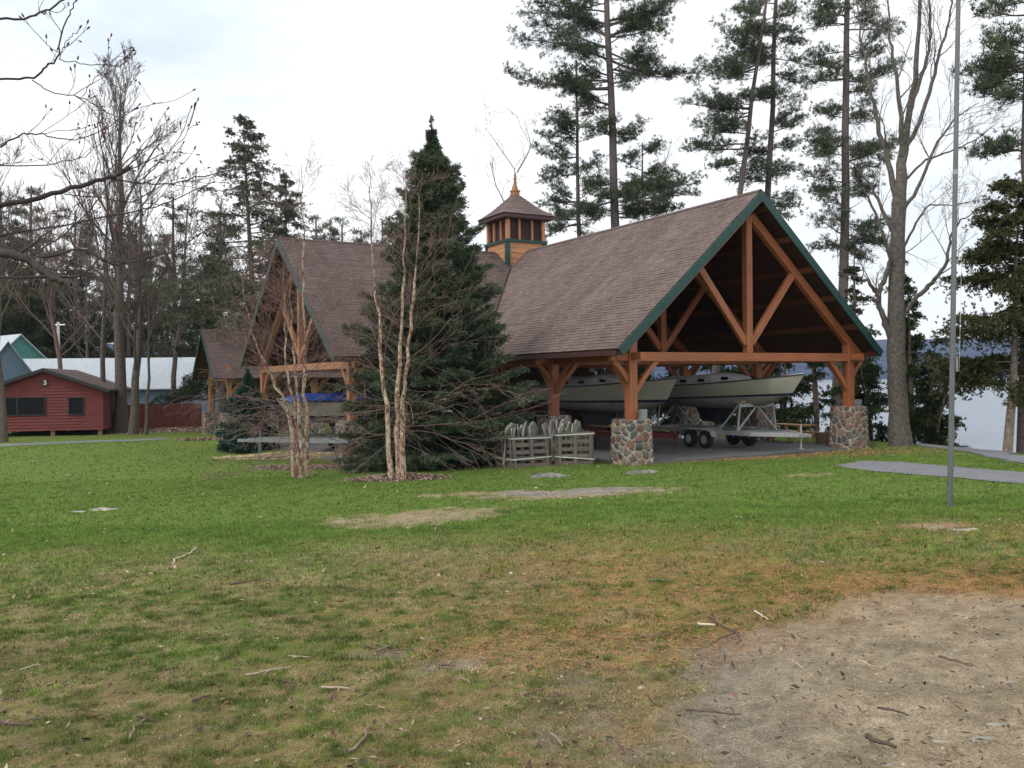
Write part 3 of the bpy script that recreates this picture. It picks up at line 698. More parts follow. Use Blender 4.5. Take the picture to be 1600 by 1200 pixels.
# ---- cupola
def cupola(root, c, s, z0, zb, zl, ze, zap, zf, eo, sc=1.0):
    cu = MB(); rows = 9
    for k in range(rows):                       # lap siding, slightly splayed boards
        za = z0+(zb-z0)*k/rows; zc = z0+(zb-z0)*(k+1)/rows; h = s/2
        for d, e in ((av, bv), (bv, av)):
            for sg in (-1, 1):
                o = d*sg; V = [c+o*(h+.022)+e*-h+zv*za, c+o*(h+.022)+e*h+zv*za, c+o*(h+.002)+e*h+zv*zc, c+o*(h+.002)-e*h+zv*zc, c+o*(h-.1)-e*h+zv*za, c+o*(h-.1)+e*h+zv*za]
                U = [(0, v@zv, 0) for v in V]; U = [((v@e), (v@d), v[2]) for v in V]
                cu.add(V, [[0, 1, 2, 3], [4, 5, 1, 0]], (1, 1, 1), U)
    cup = cu.build('cupola', M_['orange_siding'], root)
    for i in (-1, 1):
        for j in (-1, 1):
            mb = MB(); p = c+av*i*(s/2-.03)+bv*j*(s/2-.03); mb.box(p+zv*z0, p+zv*zb, .2, .2, upv=av); mb.build('corner_board', M_['green'], cup)
    mb = MB()
    for d, e in ((av, bv), (bv, av)):
        for sg in (-1, 1):
            ln = s/2+.08 if d is av else s/2-.03
            mb.box(c+d*sg*(s/2)+e*-ln+zv*(zb+.06), c+d*sg*(s/2)+e*ln+zv*(zb+.06), .2, .13)
    mb.build('sill_band', M_['green'], cup)
    for d, e in ((av, bv), (bv, av)):
        for sg in (-1, 1):
            mb = MB(); mb.cuboid(c+d*sg*(s/2-.14)+zv*((zb+zl)/2+.06), d*.02, e*(s/2-.16), zv*((zl-zb)/2-.06)); mb.build('louver_panel', M_['louver'], cup)
            for t in (-1/3, 1/3):
                mb = MB(); p = c+d*sg*(s/2-.06)+e*t*(s/2); mb.box(p+zv*(zb+.12), p+zv*zl, .09, .10, upv=d); mb.build('mullion', M_['orange_siding'], cup)
    for i in (-1, 1):
        for j in (-1, 1):
            p = c+av*i*(s/2-.08)+bv*j*(s/2-.08); mb = MB(); mb.box(p+zv*(zb+.12), p+zv*zl, .17, .17, upv=av); mb.build('corner_post', M_['orange_siding'], cup)
    mb = MB(); mb.cuboid(c+zv*(zl+.08), av*(eo-.10), bv*(eo-.10), zv*.08); mb.build('soffit', M_['eave_brown'], cup)
    mb = MB(); mb.cuboid(c+zv*(ze-.06), av*eo, bv*eo, zv*.10); mb.build('cupola_fascia', M_['eave_brown'], cup)
    mb = MB(); N = 9; prof = [((eo+.05)*(1-t)**1.0*(1-.10*math.sin(t*PI))+.10*t, ze+.04+(zap-ze-.04)*t) for t in np.linspace(0, 1, N)]
    for k in range(N-1):
        r0, za = prof[k]; r1, zc = prof[k+1]
        for d, e in ((av, bv), (bv, av)):
            for sg in (-1, 1):
                V = [c+d*sg*(r0+.015)-e*(r0+.015)+zv*za, c+d*sg*(r0+.015)+e*(r0+.015)+zv*za, c+d*sg*r1+e*r1+zv*zc, c+d*sg*r1-e*r1+zv*zc, c+d*sg*r0-e*r0+zv*(za-.02), c+d*sg*r0+e*r0+zv*(za-.02)]
                ln = k*.2; U = [(-r0, ln+.02, 0), (r0, ln+.02, 0), (r1, ln+.2, 0), (-r1, ln+.2, 0), (-r0, ln, 0), (r0, ln, 0)]
                mb.add(V, [[0, 1, 2, 3], [4, 5, 1, 0]], (1, 1, 1), U)
    mb.build('cupola_roof', M_['shingle'], cup)
    mb = MB(); pr = [(.22, 0), (.22, .16), (.27, .18), (.27, .24), (.17, .28), (.12, .42), (.075, .55), (.065, .78), (.085, .80), (.085, .84), (.055, .86), (.045, 1.1), (.0, 1.25)]
    hh = (zf-zap+.05)/1.25; P = [c+zv*(zap-.05+z*hh) for r, z in pr]
    mb.tube(P, [r*sc for r, z in pr], 4, cap=False); mb.build('finial', M_['timber_light'], cup)
cupola(root, L(WA/2, BC), 2.12, 4.3, 6.62, 7.72, 7.92, 9.15, 10.35, 1.36)
# ------------------------------------------------------------------ water, far shore
mb = MB(); WZ = -4.2
gx = np.concatenate([np.linspace(-400, -60, 8), np.linspace(-50, 120, 120), np.linspace(140, 2300, 25)]); gy = np.concatenate([np.linspace(-40, 20, 10), np.linspace(22, 160, 110), np.geomspace(170, 1500, 40)])
X, Y = np.meshgrid(gx, gy, indexing='ij'); i = np.arange(len(gx)-1)[:, None]*len(gy); j = np.arange(len(gy)-1)[None]
mb.add(np.stack([X, Y, np.full(X.shape, WZ)], -1).reshape(-1, 3), np.stack([i+j, i+len(gy)+j, i+len(gy)+j+1, i+j+1], -1).reshape(-1, 4))
def water_mat():
    m, nt, ns, ls, b = new_mat('lake_water')
    v = coords(ns, ls, (.30, 1.0, 1), 'object')
    n = noise(ns, ls, v, 1.6, 6, .75); n2 = noise(ns, ls, v, .18, 3)
    b.inputs['Base Color'].default_value = (.32, .37, .41, 1); b.inputs['Roughness'].default_value = .08; b.inputs['IOR'].default_value = 1.7  # base colour lightened to stand in for sky glare on the lake
    h = math_(ns, ls, 'ADD', n, math_(ns, ls, 'MULTIPLY', n2, 1.5)); bump(ns, ls, h, b, .75, .2); return m
tag(mb.build('water', water_mat()), kind='structure')
mb = MB(); xs = np.linspace(-1500, 2300, 160); ds = np.linspace(0, 1, 14)
Xh, Dh = np.meshgrid(xs, ds, indexing='ij')
ridge = 72+26*(fbm(xs*.0026, xs*0+3, 4)-.5)+6*np.sin(xs*.006+.3)
Yh = 1100+Dh*600+80*(fbm(Xh*.002, Dh*2)-.5); Zh = WZ-1+ridge[:, None]*np.sin(Dh*PI/2)**.8*(1+.12*(fbm(Xh*.012, Dh*5)-.5))
i = np.arange(159)[:, None]*14; j = np.arange(13)[None]
mb.add(np.stack([Xh, Yh, Zh], -1).reshape(-1, 3), np.stack([i+j, i+14+j, i+15+j, i+j+1], -1).reshape(-1, 4))
tag(mb.build('hills', simple('forested_hill', (.028, .045, .085), .95, var=.5, scale=.03, kind='object'), smooth=True), kind='structure')

# ------------------------------------------------------------------ vegetation tools
def norm(v): return v/(np.linalg.norm(v, axis=-1, keepdims=True)+1e-9)
def tufts(mb, C, D, K, Ln, Wd, c1, c2, spread=1.0, rs=RS):
    """K needle-bundle faces from every centre C, heading D"""
    m = len(C)
    if m == 0: return
    C = np.asarray(C, float); D = norm(np.asarray(D, float))
    d = norm(np.repeat(D, K, 0)+rs.randn(m*K, 3)*spread); c = np.repeat(C, K, 0)
    s = norm(np.cross(d, rs.randn(m*K, 3))); ln = Ln*(.6+.7*rs.rand(m*K, 1)); w = Wd*(.7+.6*rs.rand(m*K, 1))
    V = np.stack([c-s*w*.35, c+d*ln*.55-s*w*.9, c+d*ln, c+d*ln*.5+s*w*.9], 1)
    t = np.clip(.5+.28*rs.randn(m), 0, 1)[:, None]; col = np.repeat(A(*c1)*(1-t)+A(*c2)*t, K, 0)*(.75+.5*rs.rand(m*K, 1))
    mb.add(V.reshape(-1, 3), np.arange(4*m*K).reshape(-1, 4), np.repeat(col, 4, 0))
def wob(p, d, L, n, amp, rs, droop=0.0, lift=0.0):
    """wandering polyline from p along d"""
    pts = [A(*p)]; d = norm(A(*d))
    for k in range(n):
        d = norm(d+rs.randn(3)*amp+zv*(lift-droop)); pts.append(pts[-1]+d*L/n)
    return np.array(pts), d
def bare(wood_mb, p, d, L, r, lev, rs, k=5, col=(.16, .13, .11), spread=.75, up_=.12, twig=.35, nch=(3, 5), rmin=.004, ratio=.62):
    n = 6 if lev > 2 else 4
    pts, de = wob(p, d, L, n, .13 if lev > 1 else .2, rs, lift=up_*.4)
    R = np.linspace(r, max(r*(.35 if lev > 0 else .3), rmin), n+1)
    wood_mb.tube(pts, R, k if lev > 2 else (4 if lev > 1 else 3), A(*col)*(.85+.3*rs.rand()))
    if lev == 0: return
    m = rs.randint(nch[0], nch[1]+1)
    for q in range(m):
        t = .28+.7*(q+rs.rand())/m; idx = min(int(t*n), n-1); f = t*n-idx; b = pts[idx]*(1-f)+pts[idx+1]*f
        dd = norm(pts[idx+1]-pts[idx]); s = norm(np.cross(dd, rs.randn(3)))
        nd_ = norm(dd+s*spread*(.7+.6*rs.rand())+zv*up_)
        rr = max(R[idx]*.55, rmin)
        bare(wood_mb, b, nd_, L*ratio*(.7+.5*rs.rand())*(1.1-.35*t), rr, lev-1, rs, k, col, spread, up_, twig, nch, rmin, ratio)
def trunk_line(base, top, n, amp, rs):
    t = np.linspace(0, 1, n+1)[:, None]; P = A(*base)*(1-t)+A(*top)*t
    o = np.cumsum(rs.randn(n+1, 3)*amp, 0); o -= o[0]; o[:, 2] = 0
    return P+o*np.minimum(1, t*3)
def at_h(P, z):
    return np.array([np.interp(z, P[:, 2], P[:, i]) for i in range(2)]+[z])
BK = (.13, .105, .095)
def pine(label, base, top, r0, limbs, rs, group=None, dens=1.0, c1=(.045, .068, .038), c2=(.125, .155, .080), tl=.21, K=13, bark=BK, name='pine_tree', twd=.013, layers=True, stubs=6):
    """white pine: tapered trunk, limbs = [(z, azimuth, length, rise)], each ends in flat sprays of needle tufts"""
    root = thing(name, tuple(base), label, 'tree', group); wd = MB(); fo = MB()
    r0 = r0*.86; P = trunk_line(A(*base)-zv*.3, top, 12, .05, rs); n = len(P)
    R = r0*(1-.75*np.linspace(0, 1, n)); R[0] *= 1.3
    wd.tube(P, R, 10, bark); C = []; D = []
    for z, az, ln, rise in limbs:
        b = at_h(P, z); d = A(math.cos(az), math.sin(az), rise)
        rl = max(.02, .022*ln**.8)
        pts, de = wob(b, d, ln, 7, .10, rs, lift=.05 if rise < .1 else -.03)
        wd.tube(pts, np.linspace(rl, .012, 8), 5, A(*bark)*.9)
        nb = int(5+ln*4.6*dens)
        for q in range(nb):
            t = .22+.78*(q+rs.rand())/nb; idx = min(int(t*7), 6); f = t*7-idx; p = pts[idx]*(1-f)+pts[idx+1]*f
            dd = norm(pts[idx+1]-pts[idx]); side = norm(np.cross(dd, zv))*(1 if rs.rand() < .5 else -1)
            bl = (.45+.8*rs.rand())*(.55+.28*ln)*(1.15-.65*t)
            bd = norm(dd*.6+side*(.4+.7*rs.rand())+zv*(.12+.22*rs.randn()))
            bp, _ = wob(p, bd, bl, 3, .15, rs, lift=.08)
            wd.tube(bp, [.014, .011, .008, .005], 3, A(*bark)*.9)
            m = max(3, int(bl*9*dens))
            for w_ in range(m):
                u = .25+.75*(w_+rs.rand())/m; k = min(int(u*3), 2); g = u*3-k; c = bp[k]*(1-g)+bp[k+1]*g+rs.randn(3)*A(.15, .15, .08)
                C.append(c); D.append(norm(bp[k+1]-bp[k]+zv*.5))
    for q in range(stubs):
        z = base[2]+(top[2]-base[2])*(.25+.6*rs.rand()); az = rs.rand()*2*PI; pts, _ = wob(at_h(P, z), (math.cos(az), math.sin(az), -.1), .8+rs.rand(), 4, .2, rs); wd.tube(pts, [.03, .022, .015, .01, .006], 4, bark)
    tufts(fo, C, D, K, tl, twd, c1, c2, .75, rs)
    wd.build('trunk', M_['bark'], root, smooth=True); fo.build('crown', M_['foliage'], root)
    return root
def auto_limbs(z0, z1, n, l0, l1, rs, rise=(.35, -.05), az0=None, azr=PI):
    out = []
    for k in range(n):
        t = (k+rs.rand()*.8)/n; z = z0+(z1-z0)*t
        az = rs.rand()*2*PI if az0 is None else az0+(rs.rand()*2-1)*azr
        ln = (l0*(1-t)+l1*t)*(.6+.6*rs.rand()); out.append((z, az, ln, rise[1]*(1-t)+rise[0]*t))
    return out
def spruce(label, base, H, rad, rs, nwh=34, c1=(.014, .034, .022), c2=(.050, .088, .045), tw=.30, dens=1.0, name='spruce_tree', lowgap=.25, power=.85, droop=.28, width=.030, gaps=.0, group=None, bark=(.09, .07, .055)):
    root = thing(name, tuple(base), label, 'tree', group); wd = MB(); fo = MB(); base = A(*base)
    wd.tube(np.array([base-zv*.3, base+zv*H*.5, base+zv*H*.98]), [.013*H+.02, .007*H+.01, .012], 8, bark)
    C = []; D = []; Wt = []
    for w_ in range(nwh):
        t = (w_+.5*rs.rand())/nwh; z = lowgap+(H-lowgap)*t**1.12
        R = rad*(1-t)**power*(.85+.3*rs.rand())*min(1.0, ((1-t)*H/1.6))**.8+.01
        nb = int(6+R*1.6+rs.randint(3)) if t < .85 else 6
        a0 = rs.rand()*6.28
        for q in range(nb):
            if rs.rand() < gaps: continue
            az = a0+q*2*PI/nb+rs.randn()*.18; ln = R*(.60+.55*rs.rand())
            d = A(math.cos(az), math.sin(az), .25+.9*t-droop*(1-t)); n = 6
            pts = [base+zv*z]; dd = norm(d)
            for k in range(n):
                dd = norm(dd+zv*((-.10 if k < 3 else .12)*(1-t))+rs.randn(3)*.05); pts.append(pts[-1]+dd*ln/n)
            pts = np.array(pts); wd.tube(pts, np.linspace(max(.008, .014*ln), .004, n+1), 4, bark)
            m = int((7+ln*15)*dens)
            u = .12+.88*np.sqrt(rs.rand(m)); k = np.minimum((u*n).astype(int), n-1); f = (u*n-k)[:, None]
            c = pts[k]*(1-f)+pts[k+1]*f; ax = norm(pts[k+1]-pts[k]); side = norm(np.cross(ax, zv))*np.where(rs.rand(m) < .5, 1, -1)[:, None]
            sl = ((.01+.12*min(1, ln))+.30*ln*(1-u*.75)*rs.rand(m))[:, None]
            for rep in (0.25, .6, 1.0):
                cc = c+side*sl*rep+ax*sl*rep*.6-zv*sl*rep*.22+rs.randn(m, 3)*.035
                C.append(cc); D.append(norm(side*.6+ax*.9-zv*.10+rs.randn(m, 3)*.3)); Wt.append(u*(1 if rep > .5 else .75))
    wd.tube(np.array([base+zv*(H-.3), base+zv*(H+.4)]), [.014, .005], 4, bark); m = 46; u = rs.rand(m); C.append(base+zv*(H-.25+.65*u[:, None])+rs.randn(m, 3)*.012); D.append(norm(rs.randn(m, 3)*A(.5, .5, .1)+zv*.9)); Wt.append(np.full(m, .6))
    C = np.concatenate(C); D = np.concatenate(D)
    Wt = np.concatenate(Wt)
    for lo, hi, k1 in ((0, .5, 0), (.5, .8, .35), (.8, 1.1, .8)):      # young tips are paler
        q = (Wt >= lo) & (Wt < hi); cc1 = A(*c1)*(1-k1*.6)+A(*c2)*k1*.6; tufts(fo, C[q], D[q], 3, tw, width, cc1, A(*c2)*(.75+.35*k1), .45, rs)
    wd.build('trunk', M_['bark'], root, smooth=True); fo.build('crown', M_['foliage'], root)
    return root
def cedar(label, base, H, rad, rs, n=2600, c1=(.022, .040, .014), c2=(.065, .088, .028), z0=.15, leaf=.11, name='cedar_tree', stems=3, lean=(0, 0), group=None, clump=26, K=9, bark=(.12, .09, .07), prof=None, wd_=.017, jit=1.0):
    """arborvitae / hemlock like crown: flat fans of foliage hung on visible stems, gaps between"""
    root = thing(name, tuple(base), label, 'tree', group); wd = MB(); fo = MB(); base = A(*base)
    C = []; D = []
    for s in range(stems):
        tp = base+A(lean[0]+rs.randn()*.25*rad, lean[1]+rs.randn()*.25*rad, H*(1-.18*s*rs.rand()))
        P = trunk_line(base+rs.randn(3)*A(.15, .15, 0)-zv*.2, tp, 7, .04, rs); wd.tube(P, np.linspace(.016*H+.02, .012, 8), 7, bark)
        nb = clump//stems+3
        for q in range(nb):
            t = z0+(1-z0)*(q+rs.rand())/nb; b = at_h(P, base[2]+(tp[2]-base[2])*t); az = rs.rand()*6.28
            R = rad*((1-t)**.7*1.05+.08 if prof is None else prof(t))
            ln = R*(.55+.6*rs.rand()); pts, _ = wob(b, (math.cos(az), math.sin(az), .15), ln, 5, .14, rs, droop=.03)
            wd.tube(pts, np.linspace(.010+.008*ln, .004, 6), 4, bark)
            m = int(n*.30/(stems*nb)*(.5+R/rad))+2; u = .2+.8*rs.rand(m); k = np.minimum((u*5).astype(int), 4); f = (u*5-k)[:, None]
            c = pts[k]*(1-f)+pts[k+1]*f; ax = norm(pts[-1]-pts[0]); sd_ = norm(ax*.7+rs.randn(m, 3)*A(.9, .9, .35)-zv*.12); tl_ = (.18+.42*rs.rand(m, 1))*(.5+.45*ln)*jit
            for q2 in (.15, .35, .55, .75, .92, 1.05):
                C.append(c+sd_*tl_*q2-zv*.22*tl_*q2**2+rs.randn(m, 3)*.03); D.append(norm(sd_-zv*.35*q2+rs.randn(m, 3)*.35))
    tufts(fo, np.concatenate(C), np.concatenate(D), K, leaf, wd_, c1, c2, .55, rs)
    wd.build('trunk', M_['bark'], root, smooth=True); fo.build('crown', M_['foliage'], root)
    return root
def onground(px, py, Y=None):
    if Y is None: p = pg(px, py)
    else: p = pix(px, py, Y)
    return A(p[0], p[1], gz(p[0], p[1]))
def ground_at(px, Y):
    p = pix(px, 600, Y); return A(p[0], p[1], gz(p[0], p[1]))
def ztop(px, py, Y): return pix(px, py, Y)

# --- large spruce in front of the inner corner
b = ground_at(679, 29.6); t = pix(684, 192, 29.6)
spruce('tall dense dark spruce between the peeling birch and the pallet crates', b, t[2]-b[2]-.2, 3.3, np.random.RandomState(11), nwh=58, dens=2.3, lowgap=.10, power=.70, tw=.15, width=.015, c1=(.030, .050, .030), c2=(.108, .148, .086), gaps=.04, droop=.36)
# --- small blue spruce beside the left wing
b = ground_at(387, 40.5); t = pix(387, 588, 40.5)
spruce('small bluish spruce beside the stone pier of the left gable', b, t[2]-b[2], 1.25, np.random.RandomState(12), nwh=20, c1=(.030, .060, .050), c2=(.085, .14, .11), dens=1.4, power=.55, lowgap=.15, tw=.20)

# --- river birch clumps
def birch(label, base, stems, rs, twigcol=(.21, .135, .12), side=()):
    root = thing('river_birch', tuple(base), label, 'tree', 'river birch clumps in mulch rings'); bk = MB(); tw = MB(); base = A(*base)
    for (px_pts, Y, r0) in stems:
        P = np.array([pix(x, y, Y+dy) for x, y, dy in px_pts]); P[0] = base+A(P[0][0]-base[0], P[0][1]-base[1], -.1)*A(1, 1, 1)
        # densify
        T = np.linspace(0, len(P)-1, 22); Q = np.stack([np.interp(T, np.arange(len(P)), P[:, i]) for i in range(3)], 1); Q[1:-1] += rs.randn(20, 3)*.025
        n = len(Q); R = r0*(.08+.92*(1-np.linspace(0, 1, n))**1.25)*.72; R[0] *= 1.15; R *= 1+.10*rs.randn(n)
        tt = np.linspace(0, 1, n)
        bk.tube(Q, R, 9, np.repeat(np.clip(1-np.maximum(tt-.55, 0)[:, None]*1.35, .3, 1)*np.ones((1, 3)), 9, 0))
        for k in range(42):
            u = .12+.86*(k+rs.rand())/42
            if u < .34 and rs.rand() < .6: continue
            z = int(u*(n-1)); b = Q[z]; az = rs.rand()*6.28
            ln = (3.0*(1-u)+.7)*(.6+.6*rs.rand()); low = u < .3
            d = A(math.cos(az), math.sin(az), rs.uniform(-.15, .45) if low else rs.uniform(.35, 1.1))
            bare(tw, b, d, ln*(1.05 if low else .9), .009*(1-u)+.004, 3, rs, 3, twigcol, .5, -.08 if low else .03, nch=(2, 4), rmin=.0026, ratio=.6)
    for az, z, ln, dz in side:
        bare(tw, base+zv*z, (math.cos(az), math.sin(az), dz), ln, .009, 3, rs, 4, (.27, .19, .17), .4, -.10, nch=(2, 4), rmin=.004, ratio=.5)
    bk.build('trunk', M_['birch'], root, smooth=True); tw.build('branches', M_['bark'], root)
b = onground(620, 739)
birch('birch clump with peeling pinkish bark in front of the big spruce', b,
      [([(612, 738, 0), (606, 660, .1), (600, 600, .1), (592, 500, .2), (583, 420, .2), (579, 330, .3), (577, 262, .3)], 23.9, .115),
       ([(622, 738, 0), (620, 660, .1), (622, 600, .2), (628, 500, .4), (632, 400, .4), (636, 300, .5), (634, 262, .5)], 23.9, .125),
       ([(628, 738, 0), (628, 650, .0), (632, 590, -.1), (643, 500, -.2), (650, 420, -.2), (655, 330, -.2), (660, 270, -.3)], 23.8, .115)], np.random.RandomState(21),
      side=[(0, 2.0, 3.4, .45), (.2, 1.3, 3.6, -.12), (-.3, 1.7, 3.4, -.02), (-.1, .9, 2.6, -.2), (2.9, 1.5, 2.8, .1), (3.3, 1.0, 2.0, -.3), (.4, 2.2, 3.2, .1), (2.8, 2.1, 2.6, .35)])
b = onground(467, 722)
birch('river birch clump of four slim peeling stems in front of the left gable', b,
      [([(460, 722, 0), (455, 660, 0), (440, 620, -.1), (412, 570, -.2), (395, 520, -.3), (380, 450, -.4), (372, 400, -.4)], 26.4, .095),
       ([(466, 722, 0), (462, 650, .1), (452, 600, .2), (446, 520, .3), (444, 440, .4), (440, 380, .4)], 26.4, .085),
       ([(472, 722, 0), (468, 650, -.1), (462, 590, -.1), (456, 520, -.1), (452, 450, 0), (458, 380, .0)], 26.3, .085),
       ([(479, 722, 0), (478, 650, 0), (477, 570, 0), (474, 480, 0), (474, 380, 0), (471, 300, 0), (472, 255, 0)], 26.5, .105)], np.random.RandomState(22),
      side=[(3.1, 1.6, 2.6, .2), (2.9, 1.0, 2.2, 0), (.1, 1.4, 2.6, .1), (3.4, 2.0, 2.4, .3)])
# --- tall white pines and hardwoods behind the pavilion
def limbs_px(base, top, Y, L_, rs):
    out = []; base = A(*base); top = A(*top)
    for q in L_:
        yy, xe, ye = q[:3]; dy = q[3] if len(q) > 3 else rs.uniform(-1.2, 1.2)
        z = pix(900, yy, Y)[2]; t = (z-base[2])/(top[2]-base[2]); b = base*(1-t)+top*t; b[2] = z
        e = pix(xe, ye, Y+dy); d = e-b; h = math.hypot(d[0], d[1]); out.append((z, math.atan2(d[1], d[0]), np.linalg.norm(d), d[2]/h))
    return out
def pine_px(label, pxb, pxt, Y, r, L_, seed, fill=8, fl=2.2, group='tall white pines by the lake', **kw):
    rs = np.random.RandomState(seed); b = ground_at(pxb[0], Y); t = pix(pxt[0], pxt[1], Y)
    Ls = limbs_px(b, t, Y, L_, rs)
    if L_:
        zs = [q[0] for q in Ls]; Ls += auto_limbs(min(zs), max(zs), fill, fl, fl*.8, rs)
        for q in list(Ls[:len(L_)])*2:           # companion limbs that fill the same spray
            if rs.rand() < .85: Ls.append((q[0]+rs.uniform(-.4, .6), q[1]+rs.uniform(-.6, .6), q[2]*rs.uniform(.45, .85), q[3]+rs.uniform(-.1, .2)))
    return pine(label, b, t, r, Ls, rs, group, **kw)
pine_px('tallest straight-trunked pine rising behind the roof right of the cupola', (972, 660), (930, -260), 52, .40,
    [(20, 850, 15), (40, 812, 22), (60, 870, 22), (75, 803, 72), (95, 870, 60), (120, 850, 105), (140, 793, 150), (165, 850, 150), (60, 1040, 20), (35, 1105, 28), (60, 1040, 52), (0, 1000, -10), (95, 1090, 140), (110, 1050, 118), (130, 1005, 128), (215, 1005, 205), (225, 985, 225), (215, 905, 190),
     (310, 1090, 308), (300, 1055, 295), (320, 1010, 335), (315, 880, 330), (290, 905, 290), (325, 900, 352), (-60, 850, -60), (-50, 1010, -50), (-150, 900, -150), (-120, 980, -120), (335, 1050, 345)], 31, fill=5)
pine_px('shorter branchy pine just right of the cupola spire', (912, 660), (898, 95), 57, .27,
    [(190, 850, 185), (215, 838, 212), (245, 832, 245), (270, 850, 285), (300, 938, 292), (320, 838, 318), (340, 870, 345), (170, 935, 165), (330, 950, 350), (350, 830, 370), (360, 930, 375), (230, 870, 180)], 32, fill=6)
pine_px('low spreading pine beside a pale birch above the right roof', (1010, 660), (1005, 220), 60, .2,
    [(240, 1040, 228), (250, 980, 250), (270, 1055, 262), (290, 1065, 285), (300, 970, 300), (310, 1090, 300), (320, 1060, 325), (330, 975, 335), (340, 1040, 345)], 33, fill=8, group=None)
pine_px('leaning pine whose trunk tilts right above the gable peak', (1100, 690), (1212, -40), 50, .30,
    [(75, 1125, 75), (85, 1155, 60), (105, 1100, 130), (110, 1130, 120), (170, 1090, 180), (180, 1085, 200), (190, 1120, 200), (230, 1090, 262), (225, 1095, 230), (255, 1120, 262), (60, 1165, 30), (20, 1160, 5), (150, 1215, 150), (40, 1250, 50)], 34, fill=7)
pine_px('dense-topped straight pine directly above the gable peak', (1180, 690), (1208, -120), 52, .33,
    [(10, 1150, 0), (30, 1240, 20), (55, 1160, 60), (60, 1250, 75), (90, 1155, 95), (95, 1245, 110), (120, 1235, 135), (150, 1160, 160), (200, 1235, 200), (235, 1240, 232), (265, 1245, 285), (285, 1150, 290), (240, 1150, 235), (-20, 1240, -30), (-40, 1160, -40), (310, 1240, 320), (320, 1235, 345)], 35, fill=12, fl=2.6)
pine_px('reddish-trunked tall pine rising right of the gable peak', (1306, 690), (1311, -180), 46, .37,
    [(20, 1260, 10), (45, 1250, 55), (100, 1245, 125), (130, 1255, 130), (190, 1258, 190), (225, 1248, 240), (232, 1262, 250), (290, 1250, 280), (300, 1262, 310), (370, 1262, 365), (385, 1262, 400), (260, 1392, 240), (250, 1355, 230), (240, 1370, 262), (310, 1358, 300), (290, 1350, 285), (380, 1390, 372), (370, 1370, 392), (55, 1390, 40), (95, 1385, 95), (135, 1395, 135), (150, 1350, 150), (-10, 1370, -10), (15, 1350, 10), (200, 1350, 195), (400, 1350, 400)], 36, fill=6)
pine_px('dark pine trunk at the right edge of the photo', (1592, 690), (1612, -160), 31.5, .24,
    [(100, 1505, 108), (115, 1530, 130), (120, 1535, 95), (140, 1545, 160), (240, 1525, 242), (235, 1555, 250), (30, 1550, 12), (10, 1560, 0), (60, 1650, 60), (150, 1660, 150), (250, 1670, 240), (90, 1560, 75)], 37, fill=3, fl=1.4, tl=.2)
# big bare maple
def traced(root_wood, px, Y, r0, r1, rs, col, lev=2, nb=6, ln=2.0, k=7, jit=.0, sp=.6):
    P = np.array([pix(x, y, Y+dy) for x, y, dy in px]); T = np.linspace(0, len(P)-1, len(P)*4)
    Q = np.stack([np.interp(T, np.arange(len(P)), P[:, i]) for i in range(3)], 1); Q[1:-1] += rs.randn(len(Q)-2, 3)*r0*.25
    R = np.linspace(r0, r1, len(Q)); root_wood.tube(Q, R, k, col)
    for q in range(nb):
        u = .3+.7*(q+rs.rand())/nb; i = min(int(u*(len(Q)-1)), len(Q)-2); d = norm(Q[i+1]-Q[i]); s = norm(np.cross(d, rs.randn(3)))
        bare(root_wood, Q[i], norm(d+s*.8+zv*.25), ln*(.6+.8*rs.rand()), max(.006, R[i]*.38), lev, rs, 5, col, sp, .10, nch=(3, 5), rmin=.005, ratio=.62)
rs = np.random.RandomState(41); b = onground(1408, 698)
mt = thing('maple_tree', tuple(b), 'big grey-barked bare hardwood standing right of the gable, left of the flagpole', 'tree')
g = (.125, .11, .095); YM = float(b[1])
wd = MB(); P = np.array([pix(x, y, YM+d) for x, y, d in [(1408, 712, 0), (1407, 690, 0), (1403, 640, 0), (1400, 560, 0), (1400, 480, 0), (1402, 400, 0), (1405, 320, 0), (1409, 250, .1), (1418, 190, .2), (1432, 110, .3), (1436, 20, .4), (1440, -130, .5)]])
T = np.linspace(0, 11, 36); Q = np.stack([np.interp(T, np.arange(12), P[:, i]) for i in range(3)], 1); Q[1:] += rs.randn(35, 3)*.015
R = np.interp(T, [0, 1, 2, 4, 6, 7, 8, 11], [.48, .40, .34, .30, .24, .17, .11, .04])*(1+.04*rs.randn(36)); wd.tube(Q, R, 14, g); wd.build('trunk', M_['bark'], mt, smooth=True)
lw = MB()
